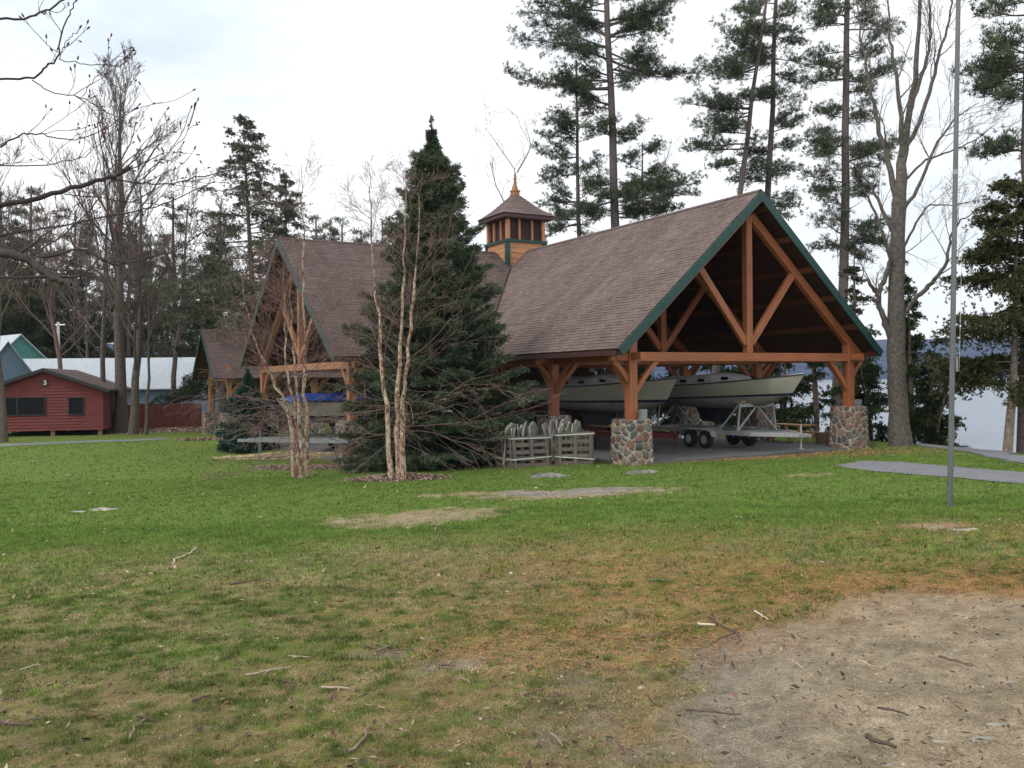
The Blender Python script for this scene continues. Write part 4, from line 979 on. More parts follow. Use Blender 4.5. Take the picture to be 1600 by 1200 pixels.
for px, r0, r1, nb, ln in [
    ([(1400, 560, 0), (1385, 510, -.1), (1374, 478, -.2), (1370, 455, -.3), (1355, 440, -.4), (1335, 432, -.6), (1310, 425, -.8)], .13, .02, 6, 1.3),
    ([(1372, 458, -.2), (1385, 430, -.2), (1392, 405, -.3), (1372, 340, -.5), (1350, 300, -.6), (1330, 270, -.8)], .10, .015, 8, 1.5),
    ([(1412, 490, 0), (1435, 462, -.2), (1462, 435, -.3), (1480, 408, -.4), (1484, 370, -.4), (1500, 345, -.5), (1525, 330, -.6)], .10, .015, 7, 1.4),
    ([(1404, 340, 0), (1396, 290, .2), (1378, 220, .4), (1362, 150, .5), (1350, 80, .7), (1340, 10, .8)], .13, .02, 10, 1.8),
    ([(1404, 380, 0), (1380, 330, .3), (1360, 290, .5), (1340, 262, .8), (1322, 250, 1.0)], .08, .012, 6, 1.4),
    ([(1409, 245, 0), (1408, 190, -.3), (1400, 120, -.5), (1392, 60, -.6), (1385, -30, -.8)], .10, .02, 8, 1.7),
    ([(1412, 235, 0), (1440, 185, .1), (1462, 110, .1), (1476, 60, .2), (1488, 0, .2), (1500, -60, .2)], .09, .015, 9, 1.6),
    ([(1406, 335, 0), (1432, 300, -.3), (1462, 225, -.5), (1492, 185, -.6), (1530, 160, -.8)], .08, .012, 9, 1.6),
    ([(1408, 290, 0), (1445, 250, .5), (1490, 235, .8), (1530, 215, 1.0), (1560, 190, 1.2)], .05, .01, 7, 1.4),
    ([(1405, 400, 0), (1430, 350, .5), (1450, 320, .8), (1490, 320, 1.0), (1545, 310, 1.3)], .05, .01, 7, 1.2),
    ([(1420, 180, .2), (1440, 120, 0), (1455, 60, -.1), (1452, 0, -.2), (1460, -60, 0)], .08, .02, 8, 1.5)]:
    traced(lw, px, YM, r0, r1, rs, g, 2, nb, ln)
lw.build('branches', M_['bark'], mt, smooth=True)
# cedars and shrubs along the bank
def cpx(label, x, Y, ytop, rad, seed, name='cedar_tree', **kw):
    b = ground_at(x, Y); t = pix(x, ytop, Y); return cedar(label, b, t[2]-b[2], rad, np.random.RandomState(seed), name=name, **kw)
cpx('dark bushy cedar on the bank between the bare maple and the flagpole', 1460, 34.0, 528, 1.0, 51, n=3400, z0=.03, stems=4, clump=36)
cpx('drooping olive-green cedar at the right edge with a pale trunk', 1576, 29.5, 285, 1.62, 52, n=9500, z0=.27, stems=1, clump=44, c1=(.045, .056, .022), c2=(.125, .125, .050), bark=(.26, .21, .17), prof=lambda t: 1.6*(1-t)**.6+.2, leaf=.10)
cpx('cedar behind the bare maple, its crown reaching above the eave', 1418, 38, 400, 1.15, 53, n=3600, z0=.30, stems=2, clump=30)
cpx('leafy cedar filling the gap right of the far stone pier', 1362, 38.5, 520, 1.5, 54, n=3600, z0=.03, stems=4, clump=34)
cpx('thin dark-stemmed cedar seen behind the picnic table', 1278, 43, 470, 1.5, 55, n=2400, z0=.10, stems=3, clump=26)
cpx('slender cedar seen left of the picnic table through the pavilion', 1228, 45, 500, 1.6, 56, n=2600, z0=.08, stems=3, clump=26)
cpx('sparse cedar crown showing above the right eave end', 1335, 44, 375, 1.5, 57, n=2200, z0=.35, stems=2, clump=22)
cpx('low cedar on the bank seen between the far pier and the bare maple', 1322, 40, 600, 1.2, 58, n=2200, z0=.02, stems=4, clump=24)
cpx('dim cedar at the lakeside seen behind the second stone pier', 1180, 50, 500, 2.0, 59, n=3000, z0=.02, stems=3, clump=26)
cd0 = cpx('dark cedar in the row on the bank behind the boats', 1120, 53, 520, 2.2, 60, n=5200, z0=.02, stems=3, clump=40, group='cedars on the bank behind the boats')
for k, (x, Y) in enumerate(((1060, 56), (1000, 54), (940, 58), (880, 56), (1150, 58), (820, 60), (1200, 60))):
    c = copy_tree(cd0); c.location = ground_at(x, Y); c.rotation_euler = (0, 0, 1.1*k+.5); c.scale = (1, 1, 1+.05*(k % 3))
# pale bare birch above the roof
rs = np.random.RandomState(43); b = ground_at(1000, 56); bt = thing('white_birch', tuple(b), 'pale bare birch with white limbs above the right roof', 'tree'); w1 = MB(); w2 = MB()
w1.tube(trunk_line(b, pix(1012, 300, 56), 6, .05, rs), np.linspace(.16, .09, 7), 7, (.5, .47, .43)); w1.build('trunk', M_['bark'], bt)
for px in ([(1012, 300, 0), (1030, 275, 0), (1045, 240, 0), (1050, 215, 0)], [(1008, 310, 0), (1002, 280, 0), (1004, 245, 0)], [(1012, 300, 0), (1022, 280, .2), (1035, 255, .3)]):
    traced(w2, px, 56, .05, .012, rs, (.5, .47, .43), 1, 6, 1.3)
w2.build('branches', M_['bark'], bt)
rs = np.random.RandomState(44); b = ground_at(770, 60); bt = thing('maple_tree', tuple(b), 'thin bare tree whose twigs reach over the cupola', 'tree'); w1 = MB()
bare(w1, b, (0, 0, 1), 9, .2, 0, rs); w1.build('trunk', M_['bark'], bt); w2 = MB()
for px in ([(800, 380, 0), (790, 330, 0), (808, 270, 0), (770, 215, 0), (758, 200, 0)], [(808, 270, 0), (830, 230, 0), (820, 190, 0)], [(795, 330, 0), (775, 290, 0), (765, 250, 0)]):
    traced(w2, px, 60, .05, .012, rs, (.2, .16, .14), 2, 6, 1.6)
w2.build('branches', M_['bark'], bt)

# --- trees on the left
def baretree(label, x, Y, ytop, r, seed, lean=0, col=(.125, .10, .085), group='bare hardwoods behind the cabin', lev=4, dens=(4, 6), limb0=.3, name='maple_tree', n=18, wid=.36):
    rs = np.random.RandomState(seed); b = ground_at(x, Y); t = pix(x+lean, ytop, Y); root = thing(name, tuple(b), label, 'tree', group)
    P = trunk_line(b-zv*.3, t, 9, .10, rs); w1 = MB(); R = r*(1-np.linspace(0, 1, 10))**.8+.012; R[0] *= 1.3; w1.tube(P, R, 9, col); w1.build('trunk', M_['bark'], root, smooth=True)
    w2 = MB(); H = t[2]-b[2]
    for k in range(n):
        u = limb0+(1-limb0)*(k+rs.rand())/n; p = at_h(P, b[2]+H*u); az = rs.rand()*6.28; ln = H*wid*(1.15-u)*(.7+.6*rs.rand())+.5
        bare(w2, p, (math.cos(az)*.75, math.sin(az)*.75, .55+.9*u), ln, r*.42*(1.1-u), lev-1, rs, 4, col, .5, .16, nch=dens, rmin=.009, ratio=.55)
    w2.build('branches', M_['bark'], root); return root
baretree('tallest bare tree behind the red cabin, its straight trunk beside the gable', 187, 60, 125, .40, 61, lean=3, n=26)
baretree('forked dark bare tree right of the tallest one behind the cabin', 207, 57, 270, .27, 62, lean=22, limb0=.22, n=16)
baretree('slim bare tree whose trunk stands just left of the tallest one', 163, 62, 290, .2, 63, lean=-5)
baretree('thin bare sapling on the leaf litter between cabin and pavilion', 226, 56, 400, .10, 64, lean=14, lev=3, limb0=.4)
baretree('bare tree at the left edge of the photo beside the cabin', 4, 50, 240, .22, 65, lean=-8)
baretree('leaning bare tree above the middle of the metal roof', 268, 68, 300, .22, 66, lean=30)
baretree('bare tree with reddish twigs standing above the cabin roof peak', 95, 66, 330, .2, 67, lean=-12, col=(.19, .13, .11))
baretree('bare tree rising behind the small shingled pavilion', 330, 66, 330, .16, 68, lean=12, col=(.19, .13, .11))
rs = np.random.RandomState(70)
def conif(label, x, Y, ytop, rad, seed, c1=(.030, .048, .020), c2=(.085, .105, .045), n=30, name='pine_tree', tl=.32, K=8, z0=.25, group='dark pines behind the cabin', dens=.8):
    r = np.random.RandomState(seed); b = ground_at(x, Y); t = pix(x, ytop, Y); H = t[2]-b[2]
    return pine(label, b, t, .018*H, auto_limbs(b[2]+H*z0, t[2]-.3, n, rad, rad*.25, r), r, group, dens, c1, c2, tl, K, name=name, twd=.024)
# feathery hemlock
cpx('airy feathery hemlock with a thin pointed top behind the left gable', 402, 58, 190, 3.1, 71, name='hemlock_tree', n=5600, z0=.30, stems=1, clump=90, c1=(.075, .085, .055), c2=(.165, .175, .115), prof=lambda t: 3.3*(1-t)**.95+.12, leaf=.15, K=6, wd_=.022, jit=.9)
cpx('second airy hemlock, lower and bushier, just right of the pointed one', 447, 60, 275, 2.0, 72, name='hemlock_tree', n=4200, z0=.30, stems=1, clump=60, c1=(.075, .085, .055), c2=(.165, .175, .115), prof=lambda t: 2.1*(1-t)**.8+.15, leaf=.15, K=6, wd_=.022, jit=.9)
conif('broad dark pine between the bare trees and the left gable', 345, 64, 345, 4.2, 73, n=40, z0=.12, c1=(.022, .040, .014), c2=(.06, .085, .03))
conif('rounded olive pine crown above the metal roof end', 272, 86, 308, 3.6, 74, c1=(.055, .055, .028), c2=(.12, .115, .06), n=34)
conif('dark pine crown at the upper left above the cabin', 45, 90, 290, 4.6, 75, n=36)
conif('dark pine behind the blue-grey gable at the left edge', 2, 88, 300, 4.4, 76, n=34)
conif('mid-height pine behind the bare trees above the metal roof', 120, 92, 330, 4.6, 77, n=34)
P0 = conif('dark pine in the belt of trees behind the cabin', 200, 88, 350, 4.8, 78, n=34, group='belt of dark pines behind the cabin')
P1_ = conif('dark pine in the belt of trees behind the cabin', 235, 92, 370, 4.8, 79, n=34, group='belt of dark pines behind the cabin', c1=(.035, .05, .025))
B0 = baretree('bare tree in the belt of woods behind the cabin', 140, 84, 380, .18, 80, group='belt of bare trees behind the cabin', lev=4, n=14)
rr = np.random.RandomState(5)
for k in range(34):
    src = (P0, P1_, B0)[k % 3 if k < 27 else 2]; x = -140+580*(k+rr.rand())/34 if k % 2 else rr.uniform(-120, 430); Y = rr.uniform(88, 122)
    c = copy_tree(src); g0 = ground_at(x, Y); c.location = g0; c.rotation_euler = (0, 0, rr.rand()*6.28); s = rr.uniform(.65, .95)*(Y/88); c.scale = (s*1.05, s*1.05, s)
for k, x in enumerate((492, 512, 540, 566, 600)):
    c = copy_tree((P0, P1_)[k % 2]); c['label'] = 'pine top just showing over the left wing ridge'; c['group'] = 'pine tops over the left wing ridge'
    Y = 84+3*k; c.location = ground_at(x, Y); t = pix(x, 352+rr.randint(16), Y); H0 = (pix(200, 350, 84)-ground_at(200, 84))[2]; s = (t[2]-c.location[2])/H0; c.scale = (s, s, s); c.rotation_euler = (0, 0, k*1.3)
# undergrowth mass far behind
mb = MB(); rs = np.random.RandomState(81); n = 12000; Y = rs.uniform(84, 130, n); X = (rs.uniform(-150, 640, n)-800)/1400*Y
H = (2.5+5.5*fbm(X*.15, Y*.15))*rs.rand(n)**.7; C = np.stack([X, Y, ground(X, Y)+H], -1)
tufts(mb, C, np.tile(A(0, 0, 1), (n, 1)), 7, .75, .12, (.028, .034, .018), (.080, .075, .042), 1.2, rs)
tag(mb.build('undergrowth', M_['foliage']), 'dark tangled undergrowth in the woods behind the cabin', 'undergrowth', kind='stuff')

# --- overhanging branches, tree trunk just out of the picture at the left
rs = np.random.RandomState(91); TX, TY = -4.6, 5.6; bz = gz(TX, TY)
ft = thing('maple_tree', (TX, TY, bz), 'bare budding branches reaching in from the left edge overhead', 'tree'); w1 = MB(); w2 = MB(); w3 = MB(); dk = (.060, .050, .050)
w1.tube(np.array([[TX, TY, bz-.2], [TX+.03, TY, bz+1.5], [TX, TY+.05, 1.5], [TX-.05, TY, 4.5], [TX-.1, TY+.1, 8]]), [.24, .19, .17, .13, .07], 12, dk); w1.build('trunk', M_['bark'], ft, smooth=True)
def bud(p, d):
    d = norm(A(*d)); w2.tube(np.array([p, p+d*.008, p+d*.018, p+d*.026]), [.002, .0055, .0045, .001], 5, (.16, .07, .06))
def fg(px, Y, r0, r1, orig=None, nb=4, ln=.35, twig=True):
    r0 = r0*.52; P = [pix(x, y, Y+dy) for x, y, dy in px]
    if orig is not None: P = [A(TX, TY, orig), A(TX*.75+P[0][0]*.25, TY*.75+P[0][1]*.25, orig*.6+P[0][2]*.4)] + P
    P = np.array(P); T = np.linspace(0, len(P)-1, len(P)*4); Q = np.stack([np.interp(T, np.arange(len(P)), P[:, i]) for i in range(3)], 1)
    Q2 = Q.copy(); Q2[1:-1] = (Q[:-2]+Q[1:-1]*1.2+Q[2:])/3.2; Q2[1:-1] += rs.randn(len(Q)-2, 3)*.004
    R = np.linspace(r0*(1.6 if orig is not None else 1), r1, len(Q)); w2.tube(Q2, R, 7, dk); bud(Q2[-1], Q2[-1]-Q2[-2])
    for q in range(nb):
        u = (.4 if orig is not None else .15)+.8*rs.rand()*.75; i = min(int(u*(len(Q)-1)), len(Q)-2); d = norm(Q2[i+1]-Q2[i]); s = norm(np.cross(d, rs.randn(3)))
        pts, de = wob(Q2[i], norm(d+s*.7+zv*.35), ln*(.5+rs.rand()), 6, .16, rs, lift=.06); w2.tube(pts, np.linspace(max(.0022, R[i]*.4), .0013, 7), 4, dk); bud(pts[-1], de)
        for z in range(2):
            j = rs.randint(2, 6); p2, d2 = wob(pts[j], norm(de+rs.randn(3)*.6), ln*.3*(.5+rs.rand()), 3, .15, rs); w2.tube(p2, [.0016, .0014, .0012, .001], 3, dk); bud(p2[-1], d2)
fg([(-30, 330, 0), (75, 305, .1), (140, 287, .2), (185, 272, .3), (203, 262, .3)], 5.0, .022, .010, 1.5, 4)
fg([(170, 278, .3), (215, 286, .3), (262, 288, .4), (320, 275, .5), (400, 256, .6)], 5.0, .009, .003, None, 5)
fg([(-40, 380, 0), (20, 398, .0), (45, 405, 0), (62, 420, 0), (85, 436, 0), (112, 445, 0)], 4.6, .036, .014, .6, 2)
fg([(40, 404, 0), (85, 402, .1), (125, 386, .2), (150, 400, .3), (178, 416, .4), (225, 405, .5), (272, 394, .6), (310, 366, .7), (350, 345, .8), (405, 318, .9)], 4.7, .014, .003, None, 8)
fg([(-30, 434, 0), (60, 433, 0), (125, 431, .1), (142, 420, .1), (155, 402, .2)], 5.2, .012, .004, .5, 3)
fg([(-30, 30, 0), (35, 29, 0), (75, 17, .1), (110, -8, .2)], 5.0, .010, .005, 3.5, 2)
fg([(-30, 123, 0), (50, 125, 0), (70, 107, 0), (90, 92, 0), (95, 55, .1), (108, 22, .1), (117, 3, .1)], 4.8, .009, .003, 2.8, 3, .2)
fg([(92, 92, 0), (98, 72, 0), (112, 58, 0), (124, 45, 0)], 4.8, .004, .002, None, 1, .15)
fg([(92, 92, 0), (130, 101, .1), (178, 101, .2), (197, 92, .2), (207, 80, .2)], 4.8, .005, .002, None, 3, .15)
fg([(50, 125, 0), (80, 146, 0), (128, 151, .1), (150, 165, .1), (178, 184, .2), (212, 170, .3)], 4.8, .006, .002, None, 5, .25)
fg([(128, 151, .1), (145, 128, .1), (160, 105, .2)], 4.8, .004, .002, None, 1, .12)
fg([(-30, 250, 0), (0, 229, 0), (30, 212, 0), (60, 207, .1), (88, 218, .1), (128, 218, .2), (172, 198, .3), (216, 165, .4)], 5.1, .008, .002, 2.0, 5, .3)
fg([(-30, 258, 0), (70, 259, 0), (130, 248, .2), (160, 222, .3)], 5.5, .007, .002, 1.8, 4, .3)
fg([(222, 281, .3), (248, 255, .3), (265, 236, .4), (286, 205, .4), (298, 170, .4)], 5.0, .006, .002, None, 3, .15)
fg([(265, 236, .4), (290, 214, .4), (303, 172, .4)], 5.0, .004, .002, None, 2, .12)
fg([(-30, 375, 0), (20, 364, 0), (110, 350, .2), (200, 332, .4), (262, 318, .6), (332, 285, .8)], 5.4, .010, .003, 1.0, 7, .35)
fg([(50, 400, 0), (92, 372, .2), (130, 340, .3), (165, 296, .4), (190, 262, .5)], 4.9, .009, .003, None, 5, .3)
fg([(100, 303, .1), (170, 312, .2), (250, 320, .4), (300, 335, .5), (318, 362, .5)], 5.0, .006, .002, None, 5, .3)
fg([(-30, 340, 0), (10, 362, 0), (40, 385, 0), (58, 402, 0)], 5.3, .009, .006, .9, 2, .3)
fg([(60, 410, 0), (100, 430, .1), (150, 425, .2), (200, 400, .4)], 4.9, .006, .002, None, 4, .25)
w2.build('branches', M_['bark'], ft, smooth=True)
# ------------------------------------------------------------------ buildings at the left
# frame helpers for a wall plane: origin o, right r, depth d
class Fr:
    def __init__(s, o, ang): s.o = A(*o); s.r = A(math.cos(ang), math.sin(ang), 0); s.d = A(-math.sin(ang), math.cos(ang), 0)
    def __call__(s, x, y, z): return s.o+s.r*x+s.d*y+zv*z
    def box(s, mb, x0, x1, y0, y1, z0, z1): mb.cuboid(s((x0+x1)/2, (y0+y1)/2, (z0+z1)/2), s.r*(x1-x0)/2, s.d*(y1-y0)/2, zv*(z1-z0)/2)
cr = pix(162, 671, 57); FRA = math.radians(14)
co = A(cr[0], cr[1], cr[2]); f = Fr(co, FRA)          # origin = lower right corner of the front wall
gnd = gz(co[0], co[1])
cab = thing('cabin', (co[0], co[1], gnd), 'low red clapboard cabin with black trim and the number 3 on its gable', 'cabin')
CW = 6.75; EZ = 2.55; PZ = 3.78; CD = 8.5
def gable_pts(x0, x1, zb, ez, pz): return [(x0, zb), (x1, zb), (x1, ez), ((x0+x1)/2, pz), (x0, ez)]
# clapboards: real overlapping boards on the front
mb = MB(); bh = .19; z = 0; k = 0
while z < PZ-.05:
    z1 = min(z+bh, PZ)
    def halfspan(zz): return CW/2 if zz <= EZ else CW/2*(PZ-zz)/(PZ-EZ)
    h0, h1 = halfspan(z), max(halfspan(z1), .02); m = -CW/2
    V = [f(m-h0, -.05, z), f(m+h0, -.05, z), f(m+h1, -.004, z1), f(m-h1, -.004, z1), f(m-h0, 0, z), f(m+h0, 0, z)]
    U = [((v-co)@f.r, z*3+k*7.1, ((v-co)@zv)) for v in V]
    mb.add(V, [[0, 1, 2, 3], [4, 5, 1, 0]], (1, 1, 1), U); z += bh; k += 1
for (x, s) in ((0, 1), (-CW, -1)):
    z = 0
    while z < EZ:
        V = [f(x+s*.03, 0, z), f(x+s*.03, CD, z), f(x+s*.008, CD, z+bh), f(x+s*.008, 0, z+bh)]; mb.add(V, [[0, 1, 2, 3] if s > 0 else [3, 2, 1, 0]], (1, 1, 1), [(v@f.d, v[2]*3, 0) for v in V]); z += bh
f.box(mb, -CW+.01, -.01, .01, CD, 0, EZ)
mb.build('wall', M_['red_wall'], cab)
ov = .42; sl = (PZ-EZ)/(CW/2)
for s in (-1, 1):
    mb = MB(); xm = -CW/2; xe = xm+s*(CW/2+ov); ze = EZ-ov*sl
    V = [f(xm, -.4, PZ+.03), f(xe, -.4, ze+.03), f(xe, CD+.4, ze+.03), f(xm, CD+.4, PZ+.03), f(xm, -.4, PZ+.14), f(xe, -.4, ze+.14), f(xe, CD+.4, ze+.14), f(xm, CD+.4, PZ+.14)]
    F_ = [[3, 2, 1, 0], [4, 5, 6, 7], [0, 1, 5, 4], [1, 2, 6, 5], [2, 3, 7, 6]]
    mb.add(V, F_, (1, 1, 1), [(v@f.d, v@f.r, 0) for v in V]); rf = mb.build('roof', M_['shingle2'], cab)
    mb = MB(); V = [f(xm, -.43, PZ+.15), f(xe, -.43, ze+.15), f(xe, -.43, ze-.07), f(xm, -.43, PZ-.07)]; V += [v+f.d*.028 for v in V]
    mb.add(V, [[0, 1, 2, 3], [7, 6, 5, 4], [0, 4, 5, 1], [1, 5, 6, 2], [2, 6, 7, 3]]); mb.build('rake_trim', M_['black_trim'], rf)
def window(x0, x1, z0, z1, mull):
    mb = MB(); t = .06
    for a in ((x0-t, x1+t, z1, z1+t), (x0-t, x1+t, z0-t, z0), (x0-t, x0, z0, z1), (x1, x1+t, z0, z1)): f.box(mb, a[0], a[1], -.105, -.012, a[2], a[3])
    for m_ in mull: f.box(mb, m_-.035, m_+.035, -.10, -.015, z0, z1)
    w_ = mb.build('window', M_['black_trim'], cab); mb = MB(); f.box(mb, x0, x1, -.08, -.06, z0, z1); mb.build('pane', M_['glass'], w_)
s_ = 57/1400.
window(-6.45, -3.40, 1.03, 2.07, [-4.95]); window(-1.98, -1.18, 1.03, 2.02, [])
mb = MB(); f.box(mb, -3.35-.17, -3.35+.17, -.095, -.045, 2.82, 3.18); pl = mb.build('number_plate', M_['black_trim'], cab)
cu_ = bpy.data.curves.new('number', 'FONT'); cu_.body = '3'; cu_.size = .40; cu_.extrude = .006; cu_.align_x = 'CENTER'; cu_.align_y = 'CENTER'; cu_.offset = .012
to = bpy.data.objects.new('tmp_number', cu_); COL.objects.link(to); dg = bpy.context.evaluated_depsgraph_get(); me = bpy.data.meshes.new_from_object(to.evaluated_get(dg)); bpy.data.objects.remove(to)
no = bpy.data.objects.new('number', me); COL.objects.link(no); me.materials.append(M_['white_paint']); no.parent = pl
p = f(-3.35, -.103, 3.0)-A(co[0], co[1], gnd); no.location = p; no.rotation_euler = (PI/2, 0, FRA)
for x in (-.25, -3.0, -6.3):
    for y in (.25, 4.2, 8.2):
        mb = MB(); f.box(mb, x-.12, x+.12, y-.12, y+.12, gnd-co[2]-.3, -.002); mb.build('foundation_block', M_['logwood'], cab)

# red-brown board fence
fa = ground_at(166, 63); fb = ground_at(318, 68); dv = fb-fa; Lf = np.linalg.norm(dv); dv /= Lf
fe = thing('board_fence', tuple(fa), 'red-brown vertical board fence between the cabin and the small pavilion', 'fence'); mb = MB(); nb = int(Lf/.16)
for k in range(nb):
    p = fa+dv*k*.16; h = 1.75+.03*RS.randn(); p[2] = gz(p[0], p[1]); mb.box(p-zv*.05, p+zv*h, .145, .025, upv=np.cross(dv, zv))
mb.build('boards', M_['fence'], fe)
for k in range(0, nb, 15):
    p = fa+dv*k*.16+A(0, .1, 0); p[2] = gz(p[0], p[1]); mb = MB(); mb.box(p, p+zv*1.7, .1, .1); mb.build('post', M_['fence'], fe)

# long shed with pale metal roof
def prism(f, mb, x0, x1, y0, y1, z0, ez, pz, inset=0):
    """gable shed with ridge along x"""
    ym = (y0+y1)/2
    f.box(mb, x0, x1, y0, y1, z0, ez)
    for x in (x0, x1): mb.add([f(x, y0, ez), f(x, y1, ez), f(x, ym, pz)], [[0, 1, 2]])
def roofpair(f, parent, mat, x0, x1, y0, y1, ez, pz, ov=.4, name='roof'):
    ym = (y0+y1)/2; sl = (pz-ez)/(ym-y0); out = []
    for s in (-1, 1):
        ye = ym+s*(ym-y0+ov); ze = ez-ov*sl; mb = MB()
        V = [f(x0-ov, ym, pz+.02), f(x1+ov, ym, pz+.02), f(x1+ov, ye, ze+.02), f(x0-ov, ye, ze+.02)]; V = V+[v+zv*.08 for v in V]
        mb.add(V, [[3, 2, 1, 0], [4, 5, 6, 7], [0, 1, 5, 4], [1, 2, 6, 5], [2, 3, 7, 6], [3, 0, 4, 7]], (1, 1, 1), [(v@f.r*3.0, v@f.d, 0) for v in V]); out.append(mb.build(name, mat, parent))
    return out
YS = 70; o = ground_at(306, YS); sf = Fr(o, math.radians(3)); zg = o[2]
zrl = pix(200, 561, YS+4)[2]-zg; zel = pix(200, 609, YS)[2]-zg
sh = thing('metal_roofed_shed', tuple(o), 'long low blue-grey shed with a pale ribbed metal roof behind the cabin', 'shed')
mb = MB(); prism(sf, mb, -23.5, -.4, .4, 8.4, -.3, zel+.25, zrl-.1); mb.build('wall', M_['blue_wall'], sh); roofpair(sf, sh, M_['metal_roof'], -23.5, 0, .4, 8.4, zel+.2, zrl)
# taller block with blue gable at the left edge
YB = 66; o = ground_at(8, YB); bf = Fr(o, math.radians(-62)); zg = o[2]
tb = thing('boathouse', tuple(o), 'taller blue-grey gabled building with pale metal roof at the left edge', 'building')
zp = pix(32, 535, YB)[2]-zg; ze_ = pix(8, 592, YB)[2]-zg
c0 = ground_at(12, YB); f2 = Fr(c0, math.radians(42)); 
mb = MB(); V = []
ge = pix(4, 570, YB)[2]-c0[2]; W2 = 1.75
f2.box(mb, -W2, W2, 0, .2, -.3, ge-.9); mb.add([f2(-W2, 0, ge-.9), f2(W2, 0, ge-.9), f2(0, 0, zp)], [[0, 1, 2]]); mb.add([f2(-W2, -.01, ge-.9), f2(W2, -.01, ge-.9), f2(0, -.01, zp)], [[0, 1, 2]])
mb.build('gable_wall', M_['blue_wall'], tb)
for s in (-1, 1):
    mb = MB(); V = [f2(0, -.35, zp+.05), f2(s*(W2+.35), -.35, ge-.9-.42), f2(s*(W2+.35), 9, ge-.9-.42), f2(0, 9, zp+.05)]; V = V+[v+zv*.07 for v in V]
    mb.add(V, [[3, 2, 1, 0], [4, 5, 6, 7], [0, 1, 5, 4], [1, 2, 6, 5], [2, 3, 7, 6], [3, 0, 4, 7]], (1, 1, 1), [(v@f2.d*3, v@f2.r, 0) for v in V]); mb.build('roof', M_['metal_roof'], tb)
# far green-gabled block
Y3 = 75; c1_ = ground_at(32, Y3); f3 = Fr(c1_, math.radians(50)); z3 = pix(32, 524, Y3)[2]-c1_[2]
gb = thing('green_gabled_shed', tuple(c1_), 'green-walled gable with pale metal roof peeking above the blue-grey shed', 'shed')
mb = MB(); f3.box(mb, -2.2, 2.2, 0, .2, -.3, z3-2.2); mb.add([f3(-2.2, 0, z3-2.2), f3(2.2, 0, z3-2.2), f3(0, 0, z3)], [[0, 1, 2]]); mb.build('gable_wall', M_['green_wall'], gb)
for s in (-1, 1):
    mb = MB(); V = [f3(0, -.3, z3+.05), f3(s*2.5, -.3, z3-2.45), f3(s*2.5, 7, z3-2.45), f3(0, 7, z3+.05)]; V = V+[v+zv*.07 for v in V]
    mb.add(V, [[3, 2, 1, 0], [4, 5, 6, 7], [0, 1, 5, 4], [1, 2, 6, 5], [2, 3, 7, 6], [3, 0, 4, 7]], (1, 1, 1), [(v@f3.d*3, v@f3.r, 0) for v in V]); mb.build('roof', M_['metal_roof'], gb)
# pale utility pole
b = ground_at(92, 80); t = pix(91, 503, 80); mb = MB(); mb.tube(np.array([b-zv*.3, (b+t)/2, t]), [.16, .14, .12], 10, (.55, .53, .50), cap=True); up_ = thing('utility_pole', tuple(b), 'pale bare pole standing behind the metal-roofed shed', 'pole'); mb.build('pole', M_['bark'], up_)
mb = MB(); mb.box(t-A(.6, 0, .25), t+A(.6, 0, -.25), .09, .1); mb.build('crossarm', M_['bark'], up_)

# small shingled pavilion at the far left
p0 = A(*pix(358, 600, 52)); Q0 = A(p0[0], p0[1], 0); gC = gz(p0[0], p0[1]); 
sp = thing('small_pavilion', (p0[0], p0[1], gC), 'small steep-roofed shingled pavilion beyond the left gable', 'pavilion')
W3 = 5.6; zrC = pix(316, 515, 54)[2]; zeC = pix(300, 592, 55)[2]
def LC(a, b_, z=0.0): return Q0+av*a+bv*b_+zv*z
for k, (a, b_) in enumerate(((0, 0), (0, W3), (5.0, 0), (5.0, W3))):
    g0 = gz(*LC(a, b_)[:2]); hp = 1.35
    pier(sp, A(*LC(a, b_)[:2], g0-.1), .90, hp+.1, 5)
    post(sp, LC(a, b_), zeC+.75, g0+hp, [((bv if b_ == 0 else -bv), .8), (av, .8)], zeC-.10, M_['timber_light'], .26)
hw3 = W3/2+.75; mid3 = W3/2; L3_ = math.hypot(hw3, zrC-zeC); 
mb = MB(); mb.box(LC(0, .14, zeC+.02), LC(0, W3-.14, zeC+.02), .2, .26, bev=.01); mb.build('tie_beam', M_['timber_light'], sp)
for b_ in (0, W3):
    mb = MB(); mb.box(LC(.15, b_, zeC+.02), LC(5, b_, zeC+.02), .18, .24); mb.build('wall_plate', TM, sp)
mb = MB(); mb.box(LC(0, mid3, zeC+.15), LC(0, mid3, zrC-.4), .18, .18, upv=bv); mb.build('king_post', TM, sp)
r1 = slope_part(sp, LC(-1, mid3-hw3, zeC), av, 0, (bv*hw3+zv*(zrC-zeC))/L3_, L3_, lambda s: (0, 9.0), M_['shingle2'], 8)
r2 = slope_part(sp, LC(-1, mid3+hw3, zeC), av, 0, (-bv*hw3+zv*(zrC-zeC))/L3_, L3_, lambda s: (0, 9.0), M_['shingle2'], 9)
pk = LC(-1, mid3, zrC-.012); rake(r1, pk, LC(-1, mid3-hw3, zeC-.012), -av, M_['green'], .2); rake(r2, pk, LC(-1, mid3+hw3, zeC-.012), -av, M_['green'], .2)
ridge_cap(r1, LC(-1, mid3, zrC+.01), LC(8, mid3, zrC+.01), (bv*hw3+zv*(zrC-zeC))/L3_, (-bv*hw3+zv*(zrC-zeC))/L3_, M_['shingle2'])
cupola(sp, LC(7.2, mid3), 1.9, zrC-1.6, zrC+.35, zrC+1.15, zrC+1.3, zrC+2.6, zrC+3.6, 1.25, .9)

